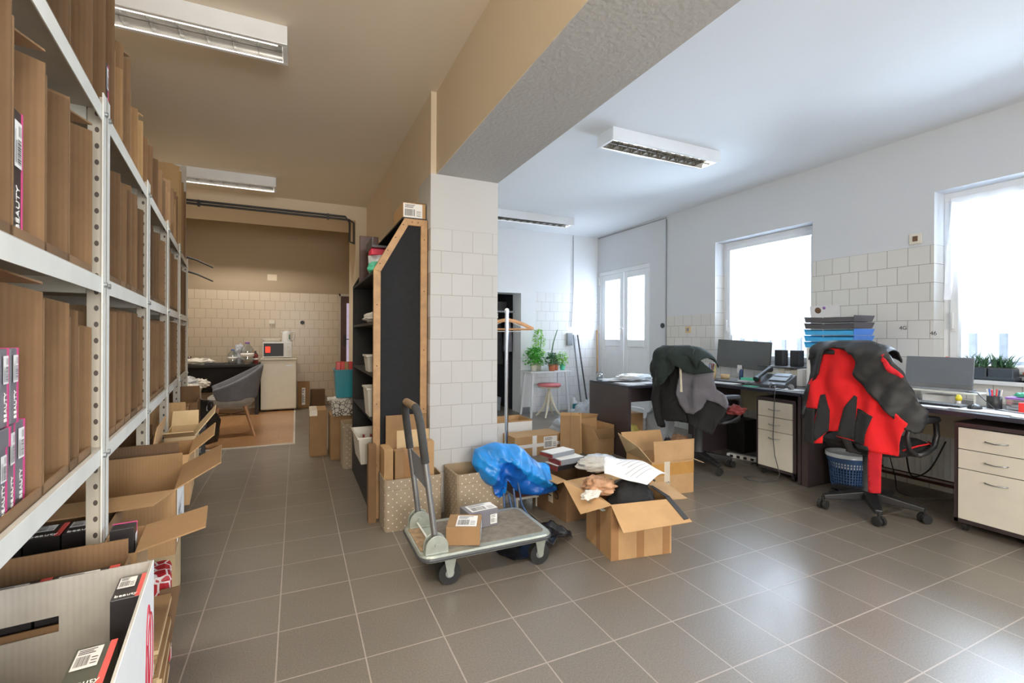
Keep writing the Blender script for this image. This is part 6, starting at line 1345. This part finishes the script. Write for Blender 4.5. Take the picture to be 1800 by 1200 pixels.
bottle('small dark bottle next to the fridge on the dark table', -.56, 8.05, .035, .17, 'redcloth', 'black')
bottle('second small dark bottle against the fridge', -.575, 8.2, .04, .19, 'darkplas', 'black')
o = blob_mb(.09, .08, .10, 61, .3, 3.).build('blue_plastic_bag', 'crinkle', None, (-.78, 8.16, .85)); tag(o, 'pale blue crumpled bag on the bottles', 'bag'); o.location.z = .761; o.scale = (1, 1, 1.6)
o = blob_mb(.24, .14, .05, 62, .3, 3.).build('white_cloth', 'whitecloth', None, (-1.35, 8.1, .761)); tag(o, 'white crumpled cloth at the end of the dark table', 'cloth')
o = MB().box(-.12, .12, -.07, .07, 0, .02).build('dark_clipboard', 'darkplas', None, (-1.10, 8.08, .762), (0, 0, .3)); tag(o, 'dark clipboard lying on the dark table', 'clipboard')
o = MB().lathe([(0, 0), (.035, 0), (.03, .12), (0, .12)], n=16).build('brown_bottle', 'darkwood', None, (-1.43, 8.2, .761)); tag(o, 'small brown bottle at the end of the dark table', 'bottle')
# low bench heaped with clothes between racks and chair
t = thing('clothes_table', 'low table beyond the racks heaped with clothes and bags', 'table', (-1.28, 6.60, 0), TH); MB().box(-.24, .24, -.55, .55, .50, .53).build('table_top', 'cream', t, bevel=.003)
for x in (-.21, .21):
    for y in (-.5, .5): MB().box(x-.02, x+.02, y-.02, y+.02, .006, .50).build('leg', 'cream', t)
for k, (x, y, r1, r2, r3, m_, lab) in enumerate(((-1.16, 6.32, .16, .24, .06, 'whitecloth', 'white crumpled clothes at the front of the low table'), (-1.27, 6.78, .18, .24, .09, 'clearbag', 'grey plastic wrapped clothes at the back of the low table'), (-1.12, 6.98, .12, .14, .06, 'whitecloth', 'white shirt heap behind the tub chair'), (-1.34, 6.45, .09, .14, .08, 'redcloth', 'dark red cloth heap on the low table'))):
    o = blob_mb(r1, r2, r3, 70+k, .35, 3.2, 56, 36, flat=.003).build('clothes_heap', m_, None, (x, y, .531)); tag(o, lab, 'clothing')
mb = sheet_mb([(-.26, 0), (.24, -.02), (.28, .2), (.20, .42), (.05, .47), (-.18, .45), (-.28, .2)], lambda u, v: (u+.03*nz(v, u, 1, 6), -.10+.18*(.47-v)*.0-.06*sin(u*14+3*nz(u, v, 3, 5))-.04*nz(u, v, 1, 9), v+.08), .02)
o = mb.build('black_puffer_jacket', 'blackbag', None, (-1.02, 5.90, 0), solid=.03); tag(o, 'black shiny jacket hanging off the edge of the low table', 'jacket')
# grey tub chair
t = thing('tub_chair', 'grey felt tub chair with splayed wooden legs beside the kitchen end', 'chair', (-.70, 6.45, .0065), pi+.15)
# shell: local -x is the back, open to +x
def shell(a, v):
    th = radians(-128)+radians(256)*a; c = cos(th); s = sin(th); hgt = .30*(.5+.5*cos(th*.98))**1.5+.01
    wrap = 1-.0*v
    r = .235+.075*v
    z = .43+(.10+hgt)*v
    return (-c*r*1.05-.0, s*r*1.02, z)
mb = MB(); mb.grid(shell, 40, 10); mb.build('seat_shell', 'chairgrey', t, solid=.035, sub=1)
loft([rr(.40, .42, .14, .36, 6), rr(.47, .48, .18, .40, 6), rr(.48, .49, .18, .45, 6), rr(.42, .44, .16, .475, 6)]).build('seat', 'chairgrey2', t)
for sx, sy in ((1, 1), (1, -1), (-1, 1), (-1, -1)): MB().tube([(sx*.13, sy*.13, .37), (sx*.23, sy*.22, .0)], [.019, .011], 12).build('leg', 'wood2', t)
MB().tube([(.17, .16, .25), (-.17, -.16, .25)], .004, 6).tube([(-.17, .16, .25), (.17, -.16, .25)], .004, 6).build('cross_wire', 'black', t)
o = blob_mb(.15, .13, .03, 82, .4, 3.5, 50, 34, flat=.002).build('clothes_heap', 'whitecloth', None, (-.72, 6.45, .483)); tag(o, 'white and grey clothes lying on the tub chair seat', 'clothing')
# black pipes along the soffit
for k, dz in enumerate((0, .035)):
    o = MB().tube([(-1.9, 6.225, 2.66-.0+dz), (.60-.045*k, 6.225, 2.655+dz), (.655-.05*k, 6.225, 2.62), (.655-.05*k, 6.225, 2.38), (.665, 6.225, 2.36)], .013, 10).build('ceiling_pipe', 'black', None); tag(o, ['lower', 'upper'][k]+' black pipe running under the ceiling before the kitchen', 'pipe', None)
for x in (-1.0, .35): 
    o = MB().box(-.012, .012, 0, .045, -.02, .05).build('pipe_clip', 'black', None, (x, 6.205, 2.655)); tag(o, 'black clip holding the pipes at the %s' % ('shelf side' if x < 0 else 'pillar side'), 'pipe clip')
